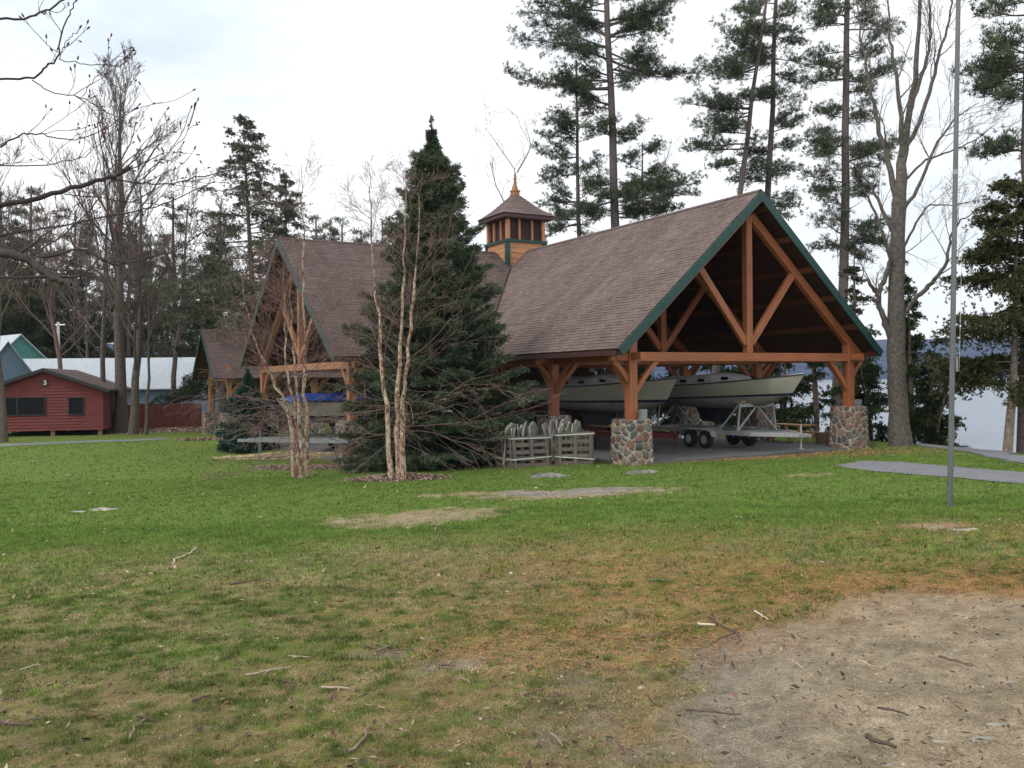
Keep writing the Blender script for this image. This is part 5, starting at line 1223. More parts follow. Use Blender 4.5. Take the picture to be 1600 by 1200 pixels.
# ------------------------------------------------------------------ boats and trailers
def sailboat(label, frame, Lh, beam, zbow, zstern, fb_bow, fb_stern, cabin=(.30, .72), name='sailboat', bottom=.52, cabh=.42, bootc='navy'):
    """frame(t, y, z): t metres aft of the bow tip, y to starboard, z up"""
    root = thing(name, tuple(frame(Lh/2, 0, zstern-1.6)), label, 'boat', None)
    NS = 34; S = np.linspace(0, 1, NS)
    hb = beam/2*np.interp(S, [0, .04, .12, .25, .42, .6, .8, 1], [.004, .13, .38, .70, .94, 1.0, .93, .72])
    hbw = beam/2*np.interp(S, [0, .05, .14, .3, .5, .7, .88, 1], [.003, .07, .26, .60, .84, .86, .66, .36])
    zs = zbow+(zstern-zbow)*(1-(1-S)**1.5)-.05*np.sin(S*PI)*Lh*.25; fbd = fb_bow+(fb_stern-fb_bow)*S
    zw = zbow-fb_bow+((zstern-fb_stern)-(zbow-fb_bow))*S
    rake_w = .60*(1-S)**6; rake_st = .15*S**6
    dep = bottom*np.sin(np.clip(S*1.05+.0, 0, 1)*PI)**.65*(.55+.45*(1-S))
    def part(nm, rows, mat, smooth=True):
        mb = MB(); n = len(rows)
        for sd_ in (-1, 1):
            V = np.array([[frame(S[i]*Lh+r[1](i), sd_*r[0](i), r[2](i)) for r in rows] for i in range(NS)])
            i = np.arange(NS-1)[:, None]*n; j = np.arange(n-1)[None]
            q = np.stack([i+j, i+n+j, i+n+j+1, i+j+1], -1).reshape(-1, 4)
            mb.add(V.reshape(-1, 3), q if sd_ < 0 else q[:, ::-1])
        e = [frame(S[-1]*Lh+r[1](NS-1), -r[0](NS-1), r[2](NS-1)) for r in rows]+[frame(S[-1]*Lh+r[1](NS-1), r[0](NS-1), r[2](NS-1)) for r in rows][::-1]
        mb.poly(e); return mb.build(nm, mat, root, smooth=smooth)
    def lerp(u, k=1.0): return lambda i: hb[i]+(hbw[i]-hb[i])*u**k
    def rk(u): return lambda i: rake_w[i]*u-rake_st[i]*u
    U = [0, .08, .3, .55, .8]
    part('hull', [(lerp(u, 1.6), rk(u), (lambda u: lambda i: zs[i]-(zs[i]-zw[i])*u)(u)) for u in U+[.88]], M_['hull'])
    part('boot_stripe', [(lerp(u, 1.6), rk(u), (lambda u: lambda i: zs[i]-(zs[i]-zw[i])*u)(u)) for u in (.88, 1.0)], M_[bootc])
    part('bottom', [((lambda v: lambda i: hbw[i]*math.cos(v*PI/2)**.8 if v < 1 else 0.0)(v), (lambda v: lambda i: rake_w[i]*(1+1.3*v)-rake_st[i]*(1+v))(v), (lambda v: lambda i: zw[i]-dep[i]*math.sin(v*PI/2))(v)) for v in (0, .2, .4, .6, .8, 1)], M_['bottom'])
    part('toe_rail', [(lambda i: hb[i]+.012, lambda i: -.01, lambda i: zs[i]+.035), (lambda i: hb[i]+.012, lambda i: 0, lambda i: zs[i]-.012)], M_['keel'])
    part('deck', [(lambda i: hb[i]*.99, lambda i: 0, lambda i: zs[i]+.01), (lambda i: hb[i]*.55, lambda i: 0, lambda i: zs[i]+.05), (lambda i: 0, lambda i: 0, lambda i: zs[i]+.07)], M_['hull_white'])
    # cabin trunk
    mb = MB(); c0, c1 = cabin; n = 10
    T = np.linspace(c0, c1, n); prof = []
    for t in T:
        i = int(t*(NS-1)); u = (t-c0)/(c1-c0); wv = hb[i]*.62*(.62+.38*min(1, u*3)); h = cabh*(min(1, u*3.2)**.6)*(1-.12*u)
        prof.append([(-wv, zs[i]+.02), (-wv*.93, zs[i]+h*.75), (-wv*.72, zs[i]+h), (0, zs[i]+h*1.12), (wv*.72, zs[i]+h), (wv*.93, zs[i]+h*.75), (wv, zs[i]+.02)])
    V = np.array([[frame(T[k]*Lh, y, z) for y, z in prof[k]] for k in range(n)]).reshape(-1, 3)
    i = np.arange(n-1)[:, None]*7; j = np.arange(6)[None]; mb.add(V, np.stack([i+j, i+j+1, i+7+j+1, i+7+j], -1).reshape(-1, 4)); mb.add(V, [list(range((n-1)*7, n*7))]); mb.add(V, [list(range(7))[::-1]])
    cb = mb.build('cabin', M_['hull_white'], root)
    for sd_ in (-1, 1):
        for t in (.38, .52, .64):
            if not c0+.05 < t < c1: continue
            k = (t-c0)/(c1-c0)*(n-1); i = int(t*(NS-1)); wv = hb[i]*.62*.97; mb = MB(); z = zs[i]+cabh*.42
            mb.cuboid(frame(t*Lh, sd_*(wv+.0), z), (frame(1, 0, 0)-frame(0, 0, 0))*.17, (frame(0, 1, 0)-frame(0, 0, 0))*.02, zv*.055); mb.build('cabin_window', M_['glass'], cb)
    # fin keel
    mb = MB(); z0 = zw[NS//2]-bottom*.55; zk = z0-.62; V = []
    for z, a0, a1, th in ((z0, .38, .66, .10), (zk, .44, .62, .07)):
        for t, y in ((a0, 0), ((a0+a1)/2, -th), (a1, 0), ((a0+a1)/2, th)): V.append(frame(t*Lh, y, z))
    mb.add(V, [[0, 1, 5, 4], [1, 2, 6, 5], [2, 3, 7, 6], [3, 0, 4, 7], [4, 5, 6, 7]]); mb.build('keel', M_['keel'], root)
    mb = MB(); mb.cuboid(frame(Lh*.93, 0, zw[-4]-.35), (frame(1, 0, 0)-frame(0, 0, 0))*.16, (frame(0, 1, 0)-frame(0, 0, 0))*.025, zv*.42); mb.build('rudder', M_['keel'], root)
    # bow fitting
    mb = MB(); mb.tube([frame(.05, -.12, zbow+.02), frame(.25, -.22, zbow+.42)], [.014, .014], 6)
    mb.tube([frame(.1, 0, zbow+.02), frame(-.05, 0, zbow+.10)], [.02, .02], 6, cap=True)
    return root
def trailer(label, frame, L_, ton, w_, zg, mat, axles, group=None, hz=.62, pads=True, padh=1.15, up_t=(.6, 3.1)):
    """frame(t,y,z): t aft of the coupler"""
    ex = frame(1, 0, 0)-frame(0, 0, 0); ey = frame(0, 1, 0)-frame(0, 0, 0)
    root = thing('boat_trailer', tuple(frame(L_/2, 0, zg)), label, 'trailer', group)
    z = zg+hz
    mb = MB()
    for s in (-1, 1):
        mb.box(frame(ton, s*w_/2, z), frame(L_, s*w_/2, z), .08, .15); mb.box(frame(.25, s*.05, z+.0), frame(ton+.1, s*w_/2, z), .08, .14)
    for t in (ton, ton+1.2, (ton+L_)/2+.5, L_): mb.box(frame(t, -w_/2+.04, z-.01), frame(t, w_/2-.04, z-.01), .09, .10)
    mb.box(frame(.0, 0, z), frame(ton+.3, 0, z), .12, .13); mb.build('frame', mat, root)
    mb = MB(); mb.box(frame(-.18, 0, z), frame(.02, 0, z), .09, .11, bev=.02); mb.build('coupler', M_['white_metal'], root)
    mb = MB(); mb.tube([frame(.35, .12, z-.45), frame(.35, .12, z+.35)], [.03, .03], 8, cap=True); mb.cuboid(frame(.35, .12, z-.47), ex*.06, ey*.06, zv*.02); mb.build('jack_stand', mat, root)
    for ta in axles:
        for s in (-1, 1):
            c = frame(ta, s*(w_/2+.14), zg+.33)
            mb = MB(); P = []; nseg = 28
            prof = [(.17, -.10), (.24, -.115), (.31, -.10), (.33, -.06), (.33, .06), (.31, .10), (.24, .115), (.17, .10)]
            V = np.array([[c+ex*math.cos(a)*r+zv*math.sin(a)*r+ey*y for r, y in prof] for a in np.linspace(0, 2*PI, nseg, endpoint=False)]).reshape(-1, 3)
            q = [[i*8+j, i*8+(j+1) % 8, ((i+1) % nseg)*8+(j+1) % 8, ((i+1) % nseg)*8+j] for i in range(nseg) for j in range(8)]
            mb.add(V, q); wh = mb.build('wheel', M_['tyre'], root, smooth=True)
            mb = MB(); V = [c+ey*s*.07]+[c+ex*math.cos(a)*.175+zv*math.sin(a)*.175+ey*s*.095 for a in np.linspace(0, 2*PI, 20, endpoint=False)]
            mb.add(V, [[0, 1+i, 1+(i+1) % 20] for i in range(20)]); mb.tube([c-ey*s*.02, c+ey*s*.12], [.045, .04], 10, cap=True); mb.build('rim', M_['white_metal'], wh)
    for s in (-1, 1):                      # mudguard over the pair
        a0, a1 = min(axles)-.5, max(axles)+.5; pr = [(a0, .45), (a0+.12, .66), (a0+.35, .72), (a1-.35, .72), (a1-.12, .66), (a1, .45)]; mb = MB(); V = []
        for t, zz in pr: V += [frame(t, s*(w_/2+.03), zg+zz), frame(t, s*(w_/2+.29), zg+zz), frame(t, s*(w_/2+.29), zg+zz-.05)]
        mb.add(V, [[i*3, i*3+1, i*3+4, i*3+3] for i in range(5)]+[[i*3+1, i*3+2, i*3+5, i*3+4] for i in range(5)]); mb.build('mudguard', mat, root)
    if pads:
        for t in up_t:                 # A-frames with pads
            for s in (-1, 1):
                mb = MB(); tp = frame(t, s*w_*.42, zg+hz+padh)
                mb.box(frame(t, s*w_/2, z+.08), tp, .06, .06); mb.box(frame(t, s*w_/2, z+.08), frame(t, 0, zg+hz+padh-.12), .055, .055) ; mb.box(frame(t+.9, s*w_/2, z+.08), tp, .05, .05)
                mb.build('upright', mat, root)
                mb = MB(); mb.cuboid(tp+zv*.03, ex*.15, ey*.13, zv*.03); mb.build('pad', M_['logwood'], root)
            mb = MB(); mb.box(frame(t, -w_*.42, zg+hz+padh-.10), frame(t, w_*.42, zg+hz+padh-.10), .05, .12); mb.build('crossbar', mat, root)
    return root
def bframe(a, t0, tilt=0.0):
    """boat axis parallel to the hall, bow towards the front gable"""
    return lambda t, y, z: L(a+y, t0+t, z)
sailboat('cream sailboat nearest the right side of the hall, its bow highest', bframe(6.45, -1.04), 8.4, 2.5, .06, -.28, .70, .62, cabin=(.30, .78), cabh=.40)
trailer('white steel boat trailer under the right-hand sailboat', bframe(6.35, -1.2), 7.7, 1.6, 1.85, FZ, M_['white_metal'], (3.8, 4.65), up_t=(2.3, 6.8), padh=1.08)
sailboat('cream sailboat at the left side of the hall behind the crates', bframe(2.75, 1.10), 9.2, 2.5, -.02, -.28, .82, .66, cabin=(.30, .74), cabh=.42)
trailer('dark red boat trailer under the left-hand sailboat', bframe(2.65, .9), 8.0, 1.9, 1.85, FZ, M_['red_metal'], (3.8, 4.65), pads=False)
# third hull further back
sailboat('cream hull deep in the hall seen between the trailer uprights', bframe(8.0, 10.4), 4.0, 1.7, -.95, -1.0, .42, .42, cabin=(.3, .7), cabh=.1, name='dinghy', bottom=.3)
# left wing: runabout with blue tarp on a grey trailer
def wframe(a0, b0): return lambda t, y, z: L(a0+t, b0+y, z)
rb = sailboat('pale hull under a blue tarp beneath the left gable', wframe(-7.4, BC-1.6), 5.6, 2.2, -.75, -.85, .75, .7, cabin=(.35, .8), cabh=.3, name='motorboat', bottom=.3)
trailer('grey boat trailer beneath the left gable, its arms raised', wframe(-8.4, BC-1.6), 6.6, 1.6, 1.8, BFZ, M_['grey_metal'], (3.8,), up_t=(2.0,), padh=.9)
def sheet(label, corners, sag, n, mat, name='tarp', cat='tarp'):
    c = [A(*q) for q in corners]; u, v = np.meshgrid(np.linspace(0, 1, n), np.linspace(0, 1, n), indexing='ij'); u = u[..., None]; v = v[..., None]
    P = c[0]*(1-u)*(1-v)+c[1]*u*(1-v)+c[2]*u*v+c[3]*(1-u)*v; e = np.minimum(np.minimum(u, 1-u), np.minimum(v, 1-v))[..., 0]
    P[..., 2] += sag*(np.clip(e*7, 0, 1)**.6-1)+.05*(fbm(P[..., 0]*3+P[..., 2], P[..., 1]*3)-.5)*2
    mb = MB(); i = np.arange(n-1)[:, None]*n; j = np.arange(n-1)[None]; mb.add(P.reshape(-1, 3), np.stack([i+j, i+n+j, i+n+j+1, i+j+1], -1).reshape(-1, 4))
    return tag(mb.build(name, mat, None, origin=P.mean((0, 1)), smooth=True), label, cat)
fw_ = wframe(-7.4, BC-1.6)
sheet('blue tarp draped over the pale hull beneath the left gable', [fw_(.3, -.9, -.50), fw_(.3, .9, -.50), fw_(5.4, 1.25, -.52), fw_(5.4, -1.25, -.52)], .30, 26, M_['tarp'])
# bundle of dock sections lying in front of the left gable
ds = thing('dock_frame', tuple(L(-6.9, BC-1.0, BFZ)), 'long grey aluminium dock frame lying in front of the left gable', 'dock frame')
mb = MB(); p0, p1 = pix(372, 688, 35), pix(545, 690, 31.0)
d_ = norm(p1-p0); n_ = norm(np.cross(zv, d_))
for s in (0, .9): mb.box(p0+n_*s, p1+n_*s, .06, .12)
Ld = np.linalg.norm(p1-p0)
for k in range(9): q = p0+d_*(Ld*(k+.5)/9); mb.box(q+n_*.03, q+n_*.87, .05, .05)
mb.build('rails', M_['grey_metal'], ds)
for t in (.12, .5, .88):
    q = p0+d_*Ld*t; g0 = gz(q[0], q[1]); mb = MB(); mb.tube([A(q[0], q[1], g0-.05)+n_*.4, A(q[0], q[1], q[2]-.02)+n_*.4], [.03, .03], 8); mb.box(q+n_*0-zv*.07, q+n_*.9-zv*.07, .05, .05); mb.build('leg', M_['grey_metal'], ds)
# metal stake
b = onground(408, 704); t = pix(408, 674, b[1]); mb = MB(); mb.tube([b-zv*.1, t-zv*.07, t], [.022, .022, .03], 8, cap=True); mb.box(t+A(-.09, 0, -.05), t+A(.09, 0, -.03), .03, .03); mb.tube([t-zv*.02, t+A(.05, 0, .05)], [.02, .015], 6)
tag(mb.build('standpipe', M_['grey_metal'], None, origin=b), 'thin grey standpipe at the edge of the straw patch', 'standpipe')

# ------------------------------------------------------------------ pallet crates of flagstone
def crate(label, corner, ang, wx, wy, h, seed, rows=6, tilt=0.0, slabs=15):
    """corner = near vertical corner; x runs right, y runs away-left"""
    r = np.random.RandomState(seed); root = thing('pallet_crate', tuple(corner), label, 'crate', 'pallet crates of flagstone')
    X = A(math.cos(ang), math.sin(ang), 0); Y = A(-math.sin(ang), math.cos(ang), 0); Z = norm(zv+X*tilt)
    def Q(x, y, z): return corner+X*x+Y*y+Z*z
    faces = [(0, lambda u, o, z: Q(u, -o, z), wx), (1, lambda u, o, z: Q(wx+o, u, z), wy), (2, lambda u, o, z: Q(u, wy+o, z), wx), (3, lambda u, o, z: Q(-o, u, z), wy)]
    for k, fn, w in faces:                      # one pallet stood on edge per side
        mb = MB(); nrm = fn(0, 1, 0)-fn(0, 0, 0)
        for i in range(rows):
            z = .06+(h-.12)*i/(rows-1); hh = .118 if i else .125; mb.box(fn(.0, .012+.003*r.rand(), z+.006*r.randn()), fn(w, .012, z+.006*r.randn()), .022, hh, upv=Z)
        for u in (.05, w/2, w-.05): mb.box(fn(u, -.045, 0), fn(u, -.045, h), .09, .085, upv=nrm)
        for u in (.06, w/2, w-.06): mb.box(fn(u+.01*r.randn(), .038, 0), fn(u+.01*r.randn(), .038, h+.02), .10, .022, upv=nrm)
        mb.build('side_pallet', M_['pallet'], root)
    for z in (h*.27, h*.93):
        mb = MB(); o = .055; c = [Q(-o, -o, z), Q(wx+o, -o, z+.05*r.randn()), Q(wx+o, wy+o, z), Q(-o, wy+o, z), Q(-o, -o, z)]
        for p, q in zip(c, c[1:]): mb.box(p, q, .012, .03)
        mb.build('strap', M_['strap'], root)
    # flagstones standing on edge, each its own thing
    n = slabs
    for k in range(n):
        x = .10+(wx-.2)*(k+.5*r.rand())/n; y = wy*(.45+.25*r.rand()) if k % 2 else wy*(.30+.15*r.rand()); hs = h*(1.14+.34*r.rand()); ws = wy*(.17+.17*r.rand()); th = .025+.035*r.rand()
        lean = r.uniform(-.38, .12); yaw = r.uniform(-1.0, -.35); c = Q(x, y, 0); dx = norm(X*math.cos(yaw)+Y*math.sin(yaw)); dy = norm(-X*math.sin(yaw)+Y*math.cos(yaw)); dz = norm(zv*math.cos(lean)+dx*math.sin(lean)); dn = norm(np.cross(dy, dz))
        m = 9; prof = []
        for a in np.linspace(0, PI, m): prof.append((math.cos(a)*ws*(.85+.3*r.rand()), hs*(.72+.28*math.sin(a)**.7*(.75+.35*r.rand()))))
        prof = [(ws, .1)]+prof+[(-ws, .1)]
        V = [c+dy*a+dz*z+dn*th/2 for a, z in prof]+[c+dy*a+dz*z-dn*th/2 for a, z in prof]; K = len(prof)
        col = A(*random.choice([(.20, .20, .19), (.27, .26, .23), (.16, .17, .17), (.30, .275, .215), (.23, .22, .205)]))*(.85+.3*r.rand())
        mb = MB(); mb.add(V, [list(range(K))], col); mb.add(V, [list(range(K, 2*K))[::-1]], col*.9); mb.add(V, [[i, i+K, (i+1) % K+K, (i+1) % K] for i in range(K)], col*1.15)
        o = mb.build('flagstone', M_['slate'], None, origin=c+zv*h*.5); tag(o, FLAG[0], 'stone slab', FLAG[1])
    return root
FLAG = ('grey flagstone slab standing on edge in the left pallet crate', 'flagstone slabs in the left crate')
c = onground(802, 732); crate('left pallet crate of flagstones, nearest the spruce, with pale straps', c, math.radians(27), 1.24, 1.16, .96, 5, rows=5, tilt=-.05, slabs=22)
FLAG = ('grey flagstone slab standing on edge in the right pallet crate', 'flagstone slabs in the right crate')
c = onground(871, 727); crate('right pallet crate of flagstones, beside the front stone pier', c, math.radians(12), 1.10, 1.16, .98, 6, rows=5, tilt=.01, slabs=18)

# ------------------------------------------------------------------ picnic table, stump
c = pix(1238, 692, 36.0); c[2] = FZ; PT = TH+PI/2
pt = thing('picnic_table', tuple(c), 'weathered orange-brown picnic table beside the far side of the hall', 'picnic table')
X = A(math.cos(PT), math.sin(PT), 0); Y = A(-math.sin(PT), math.cos(PT), 0); gg = gz(c[0], c[1])
def T_(x, y, z): return A(c[0], c[1], gg)+X*x+Y*y+zv*z
mb = MB()
for k in range(5): mb.box(T_(-.92, -.30+.15*k, .75), T_(.92, -.30+.15*k, .75), .138, .038)
for x in (-.6, 0, .6): mb.box(T_(x, -.36, .71), T_(x, .36, .71), .09, .04)
mb.build('tabletop', M_['picnic'], pt)
for s in (-1, 1):
    mb = MB()
    for k in (0, 1): mb.box(T_(-.92, s*(.62+.14*k), .44), T_(.92, s*(.62+.14*k), .44), .13, .038)
    mb.build('bench', M_['picnic'], pt)
    mb = MB(); mb.box(T_(s*.6, -.80, .40), T_(s*.6, .80, .40), .04, .09)
    mb.build('bench_support', M_['picnic'], pt)
    for q in (-1, 1): mb = MB(); mb.box(T_(s*.645, q*.28, .69), T_(s*.645, q*.62, 0), .04, .10, upv=Y); mb.build('leg', M_['picnic'], pt)
def log(label, p, r, h, seed):
    rs = np.random.RandomState(seed); mb = MB(); k = 22; a = np.arange(k)*2*PI/k; rr_ = r*(1+.05*rs.randn(k)); V = []
    for z in (0, h*.5, h): V += [p+A(math.cos(t)*q*(1.08-.05*z/h), math.sin(t)*q, z) for t, q in zip(a, rr_)]
    mb.add(V, [[j*k+i, j*k+(i+1) % k, (j+1)*k+(i+1) % k, (j+1)*k+i] for j in range(2) for i in range(k)], (.16, .12, .09)); mb.add(V[2*k:], [list(range(k))], (.50, .36, .22))
    return tag(mb.build('log_stump', M_['litter'], None, origin=p), label, 'log')
p = pix(1298, 700, 33.6); log('round cut log standing on end against the right front stone pier', A(p[0], p[1], gz(p[0], p[1])-.02), .16, .62, 3)
p = pix(1283, 700, 34.4); log('darker cut log standing behind the pale one by the right pier', A(p[0], p[1], gz(p[0], p[1])-.02), .18, .55, 4)
p = pix(1166, 690, 36.5)

# ------------------------------------------------------------------ flagpole
b = onground(1484, 793); t = pix(1500, -160, b[1]+.05); fp_ = thing('flagpole', tuple(b), 'tall slim grey metal flagpole standing on the lawn at the right', 'flagpole')
mb = MB(); T = np.linspace(0, 1, 14)[:, None]; P = (b-zv*.1)*(1-T)+t*T; mb.tube(P, np.linspace(.044, .034, 14), 16); pole_o = mb.build('pole', M_['pole'], fp_, smooth=True)
mb = MB(); q = b*(1-.335)+t*.335; q = P[0]*(1-.55)+t*.55; mb.tube([q, q+norm(t-b)*.08], [.042, .042], 16); mb.build('collar', M_['white_metal'], fp_)
mb = MB(); rs = np.random.RandomState(3); Pr = P+A(.085, -.03, 0)*np.sin(np.linspace(.25, 1, 14)*PI*.9)[:, None]*1.2; mb.tube(Pr[3:], .003, 4, (.5, .5, .48)); mb.build('halyard', M_['strap'], fp_)
cl = b+(t-b)*.235; mb = MB(); mb.box(cl+A(.05, -.05, -.12), cl+A(.05, -.05, .12), .03, .03); mb.build('cleat', M_['grey_metal'], fp_)

# ------------------------------------------------------------------ rocks, mulch, straw, sticks, leaves
def rock(label, px, py, w_, d_, h, seed, col, name='rock', group=None):
    c = onground(px, py); n = 44; u = np.linspace(-1, 1, n); X_, Y_ = np.meshgrid(u, u, indexing='ij'); r = np.hypot(X_, Y_)
    wx = c[0]+X_*w_*1.15; wy = c[1]+Y_*d_*1.15; nz = fbm(wx*2.3+seed, wy*2.3, 4)
    e = np.clip(1.0-r+.75*(nz-.5), -.6, 1); z = ground(wx, wy)-.05+h*np.clip(e*2.2, -.4, 1)*(.55+.9*nz)+.02*(fbm(wx*9, wy*9)-.5)
    cc = A(*col)*(.7+.6*fbm(wx*6+seed, wy*6))[..., None]; keep = (e > -.12); idx = np.arange(n*n).reshape(n, n)
    q = np.stack([idx[:-1, :-1], idx[1:, :-1], idx[1:, 1:], idx[:-1, 1:]], -1).reshape(-1, 4); k = (keep[:-1, :-1] & keep[1:, :-1] & keep[1:, 1:] & keep[:-1, 1:]).ravel()
    mb = MB(); mb.add(np.stack([wx, wy, z], -1).reshape(-1, 3), q[k], cc.reshape(-1, 3)); return tag(mb.build(name, M_['rock'], None, origin=c, smooth=True), label, 'rock', group)
rock('small grey rock poking from the grass in front of the crates', 858, 744, .55, .40, .12, 1, (.20, .19, .18))
rock('low grey rock hump in the grass in front of the stone pier', 1002, 739, .45, .26, .12, 2, (.20, .19, .175))
rock('wide flat ledge of bare bedrock in the middle of the lawn', 890, 769, 2.1, 1.1, .07, 3, (.23, .20, .165))
rock('pale flat stone in the lawn at the left, the larger of two', 165, 797, .36, .17, .09, 4, (.36, .34, .29))
rock('small pale flat stone just left of the larger one', 124, 800, .22, .12, .08, 5, (.36, .34, .29))
rock('pale flat rock in the brown patch right of the flagpole foot', 1502, 828, .30, .16, .07, 6, (.34, .30, .23))
for k, (x, y, s) in enumerate([(1475, 980, .10), (1470, 1150, .07), (1535, 1148, .06), (1555, 1125, .06), (1580, 1060, .05), (1430, 960, .05), (1080, 1165, .04), (1385, 1185, .05), (1365, 1072, .04), (1262, 1040, .03), (1495, 1010, .05), (1545, 1018, .04)]):
    rock('pale flat pebble half buried in the bare dirt', x, y, s, s*.5, .03, 10+k, (.27, .25, .215), 'pebble', 'pebbles in the bare dirt')
def chips(name, label, ells, n, size, pal, seed, mound=0.0, cat='mulch', flat=.35, lift=.01):
    r = np.random.RandomState(seed); C = []
    for x, y, a, b_ in ells:
        k = n//len(ells); rr = np.sqrt(r.rand(k))*(1+.12*r.randn(k)); th = r.rand(k)*6.283; X = x+a*rr*np.cos(th); Y = y+b_*rr*np.sin(th)
        Z = ground(X, Y)+lift+mound*np.clip(1-rr, 0, 1)**.7+.025*r.rand(k); C.append(np.stack([X, Y, Z], -1))
    C = np.concatenate(C); m = len(C); az = r.rand(m)*6.283; u = np.stack([np.cos(az), np.sin(az), r.randn(m)*flat], -1); v = np.stack([-np.sin(az), np.cos(az), r.randn(m)*flat], -1)
    L1 = size[0]*(.5+r.rand(m, 1)); L2 = size[1]*(.5+r.rand(m, 1)); V = np.stack([C-u*L1-v*L2, C+u*L1-v*L2*.6, C+u*L1+v*L2, C-u*L1*.8+v*L2], 1)
    pal = np.array(pal); c = pal[r.randint(len(pal), size=m)]*(.7+.6*r.rand(m, 1)); mb = MB(); mb.add(V.reshape(-1, 3), np.arange(4*m).reshape(-1, 4), np.repeat(c, 4, 0))
    return tag(mb.build(name, M_['litter']), label, cat, kind='stuff')
MP = [(.30, .20, .15), (.22, .15, .12), (.40, .30, .25), (.16, .11, .09), (.34, .26, .22)]
chips('mulch', 'brown wood-chip mulch ring around the foot of the birch before the spruce', [(*pg(620, 748)[:2], 1.25, .95)], 11000, (.03, .016), MP, 1, .12)
chips('mulch', 'brown wood-chip mulch around the foot of the birch before the left gable', [(*pg(470, 731)[:2], 1.5, .95), (*pg(550, 728)[:2], 1.3, .6)], 9000, (.03, .016), MP, 2, .08)
chips('straw', 'pale straw patch on the ground in front of the left gable', straw, 26000, (.09, .009), [(.66, .54, .35), (.56, .44, .27), (.72, .62, .44), (.44, .32, .20)], 3, .09, 'straw', .2)
chips('leaf_litter', 'brown fallen leaves between the cabin and the small pavilion', [(*pg(270, 672)[:2], 6.5, 3.2), (*pg(340, 686)[:2], 2.2, .9)], 6000, (.06, .045), [(.26, .17, .11), (.18, .12, .09), (.36, .26, .18), (.42, .34, .26)], 4, 0, 'leaves')
chips('pine_needles', 'rusty fallen needles along the front edge of the floor slab', [(*L(4.5, -1.15)[:2], 5.2, 2.2)], 5000, (.05, .006), [(.36, .18, .09), (.28, .15, .08), (.42, .24, .12)], 5, 0, 'needles')
chips('needle_litter', 'orange-brown pine needles scattered along the edge of the dirt', [(*pg(1180, 960)[:2], 2.0, 1.1), (*pg(1470, 895)[:2], 3.0, 1.1), (*pg(1350, 905)[:2], 1.8, .7), (*pg(950, 1010)[:2], 1.3, .7), (*pg(1100, 900)[:2], 2.0, 1.5)], 12000, (.028, .0016), [(.42, .20, .08), (.34, .15, .06), (.48, .26, .12)], 6, 0, 'needles', .1, .004)
# leaves strewn over the lawn
r = np.random.RandomState(8); n = 800; Y = r.uniform(8, 46, n); X = (r.uniform(-60, 1400, n)-800)/1400*Y; k = r.rand(n) < np.clip(1.0-(X+2)*.12, .15, 1); X, Y = X[k], Y[k]; m = len(X)
k = (sdist(X, Y, A_foot) > .2) & (sdist(X, Y, B_foot) > .2); X, Y = X[k], Y[k]; m = len(X)
C = np.stack([X, Y, ground(X, Y)+.045], -1); az = r.rand(m)*6.28; u = np.stack([np.cos(az), np.sin(az), r.randn(m)*.4], -1); v = np.stack([-np.sin(az), np.cos(az), r.randn(m)*.4], -1); s = (.018+.035*r.rand(m, 1)*np.clip(Y/22, .3, 1)[:, None])
V = np.stack([C-u*s, C-v*s*.6, C+u*s, C+v*s*.7], 1); c = np.array([(.36, .29, .20), (.28, .18, .11), (.42, .37, .29), (.20, .13, .09)])[r.randint(4, size=m)]
mb = MB(); mb.add(V.reshape(-1, 3), np.arange(4*m).reshape(-1, 4), np.repeat(c, 4, 0)); tag(mb.build('fallen_leaves', M_['litter']), 'dry fallen leaves strewn across the lawn', 'leaves', kind='stuff')
r = np.random.RandomState(18); n = 16000; Y = 3.0+11*r.rand(n)**1.5; X = (r.rand(n)*2-1)*(Y*.62+.5); m = n
C = np.stack([X, Y, ground(X, Y)+.006+.012*r.rand(n)], -1); az = r.rand(m)*6.28; u = np.stack([np.cos(az), np.sin(az), r.randn(m)*.35], -1); v = np.stack([-np.sin(az), np.cos(az), r.randn(m)*.35], -1)
s = .004+.011*r.rand(m, 1)**2.5*(1+Y[:, None]/10); V = np.stack([C-u*s*1.6, C-v*s*.5, C+u*s*1.4, C+v*s*.6], 1); c = np.array([(.10, .065, .045), (.16, .10, .065), (.07, .05, .04), (.30, .22, .14), (.24, .12, .06), (.42, .35, .25)])[r.choice(6, size=m, p=[.3, .25, .2, .1, .1, .05])]
mb = MB(); mb.add(V.reshape(-1, 3), np.arange(4*m).reshape(-1, 4), np.repeat(c, 4, 0)); tag(mb.build('ground_litter', M_['litter']), 'brown bits of leaf and bark among the thin grass', 'litter', kind='stuff')
# small stones and grit in the dirt
r = np.random.RandomState(9); n = 26000; Y = 3.0+6.5*r.rand(n)**1.2; X = -1.6+9.0*r.rand(n); D_, N_, *_q = masks(X, Y); k = (r.rand(n) < D_*.8) & (X < Y*.62+1); X, Y = X[k], Y[k]; m = len(X)
s = .0022+.006*r.rand(m)**4; C = np.stack([X, Y, ground(X, Y)-.02+s*.3], -1); oc = np.array([(1, 0, 0), (-.5, .85, 0), (-.5, -.85, 0), (.1, 0, .9)])
V = C[:, None]+oc[None]*s[:, None, None]*(.7+.6*r.rand(m, 4, 1)); F_ = (np.arange(m)[:, None, None]*4+np.array([[0, 1, 3], [1, 2, 3], [2, 0, 3]])[None]).reshape(-1, 3)
c = (A(.42, .38, .32)*(.5+.9*r.rand(m, 1)))[:, None].repeat(4, 1); mb = MB(); mb.add(V.reshape(-1, 3), F_, c.reshape(-1, 3)); tag(mb.build('grit', M_['rock']), 'small stones and grit strewn over the bare dirt', 'grit', kind='stuff')
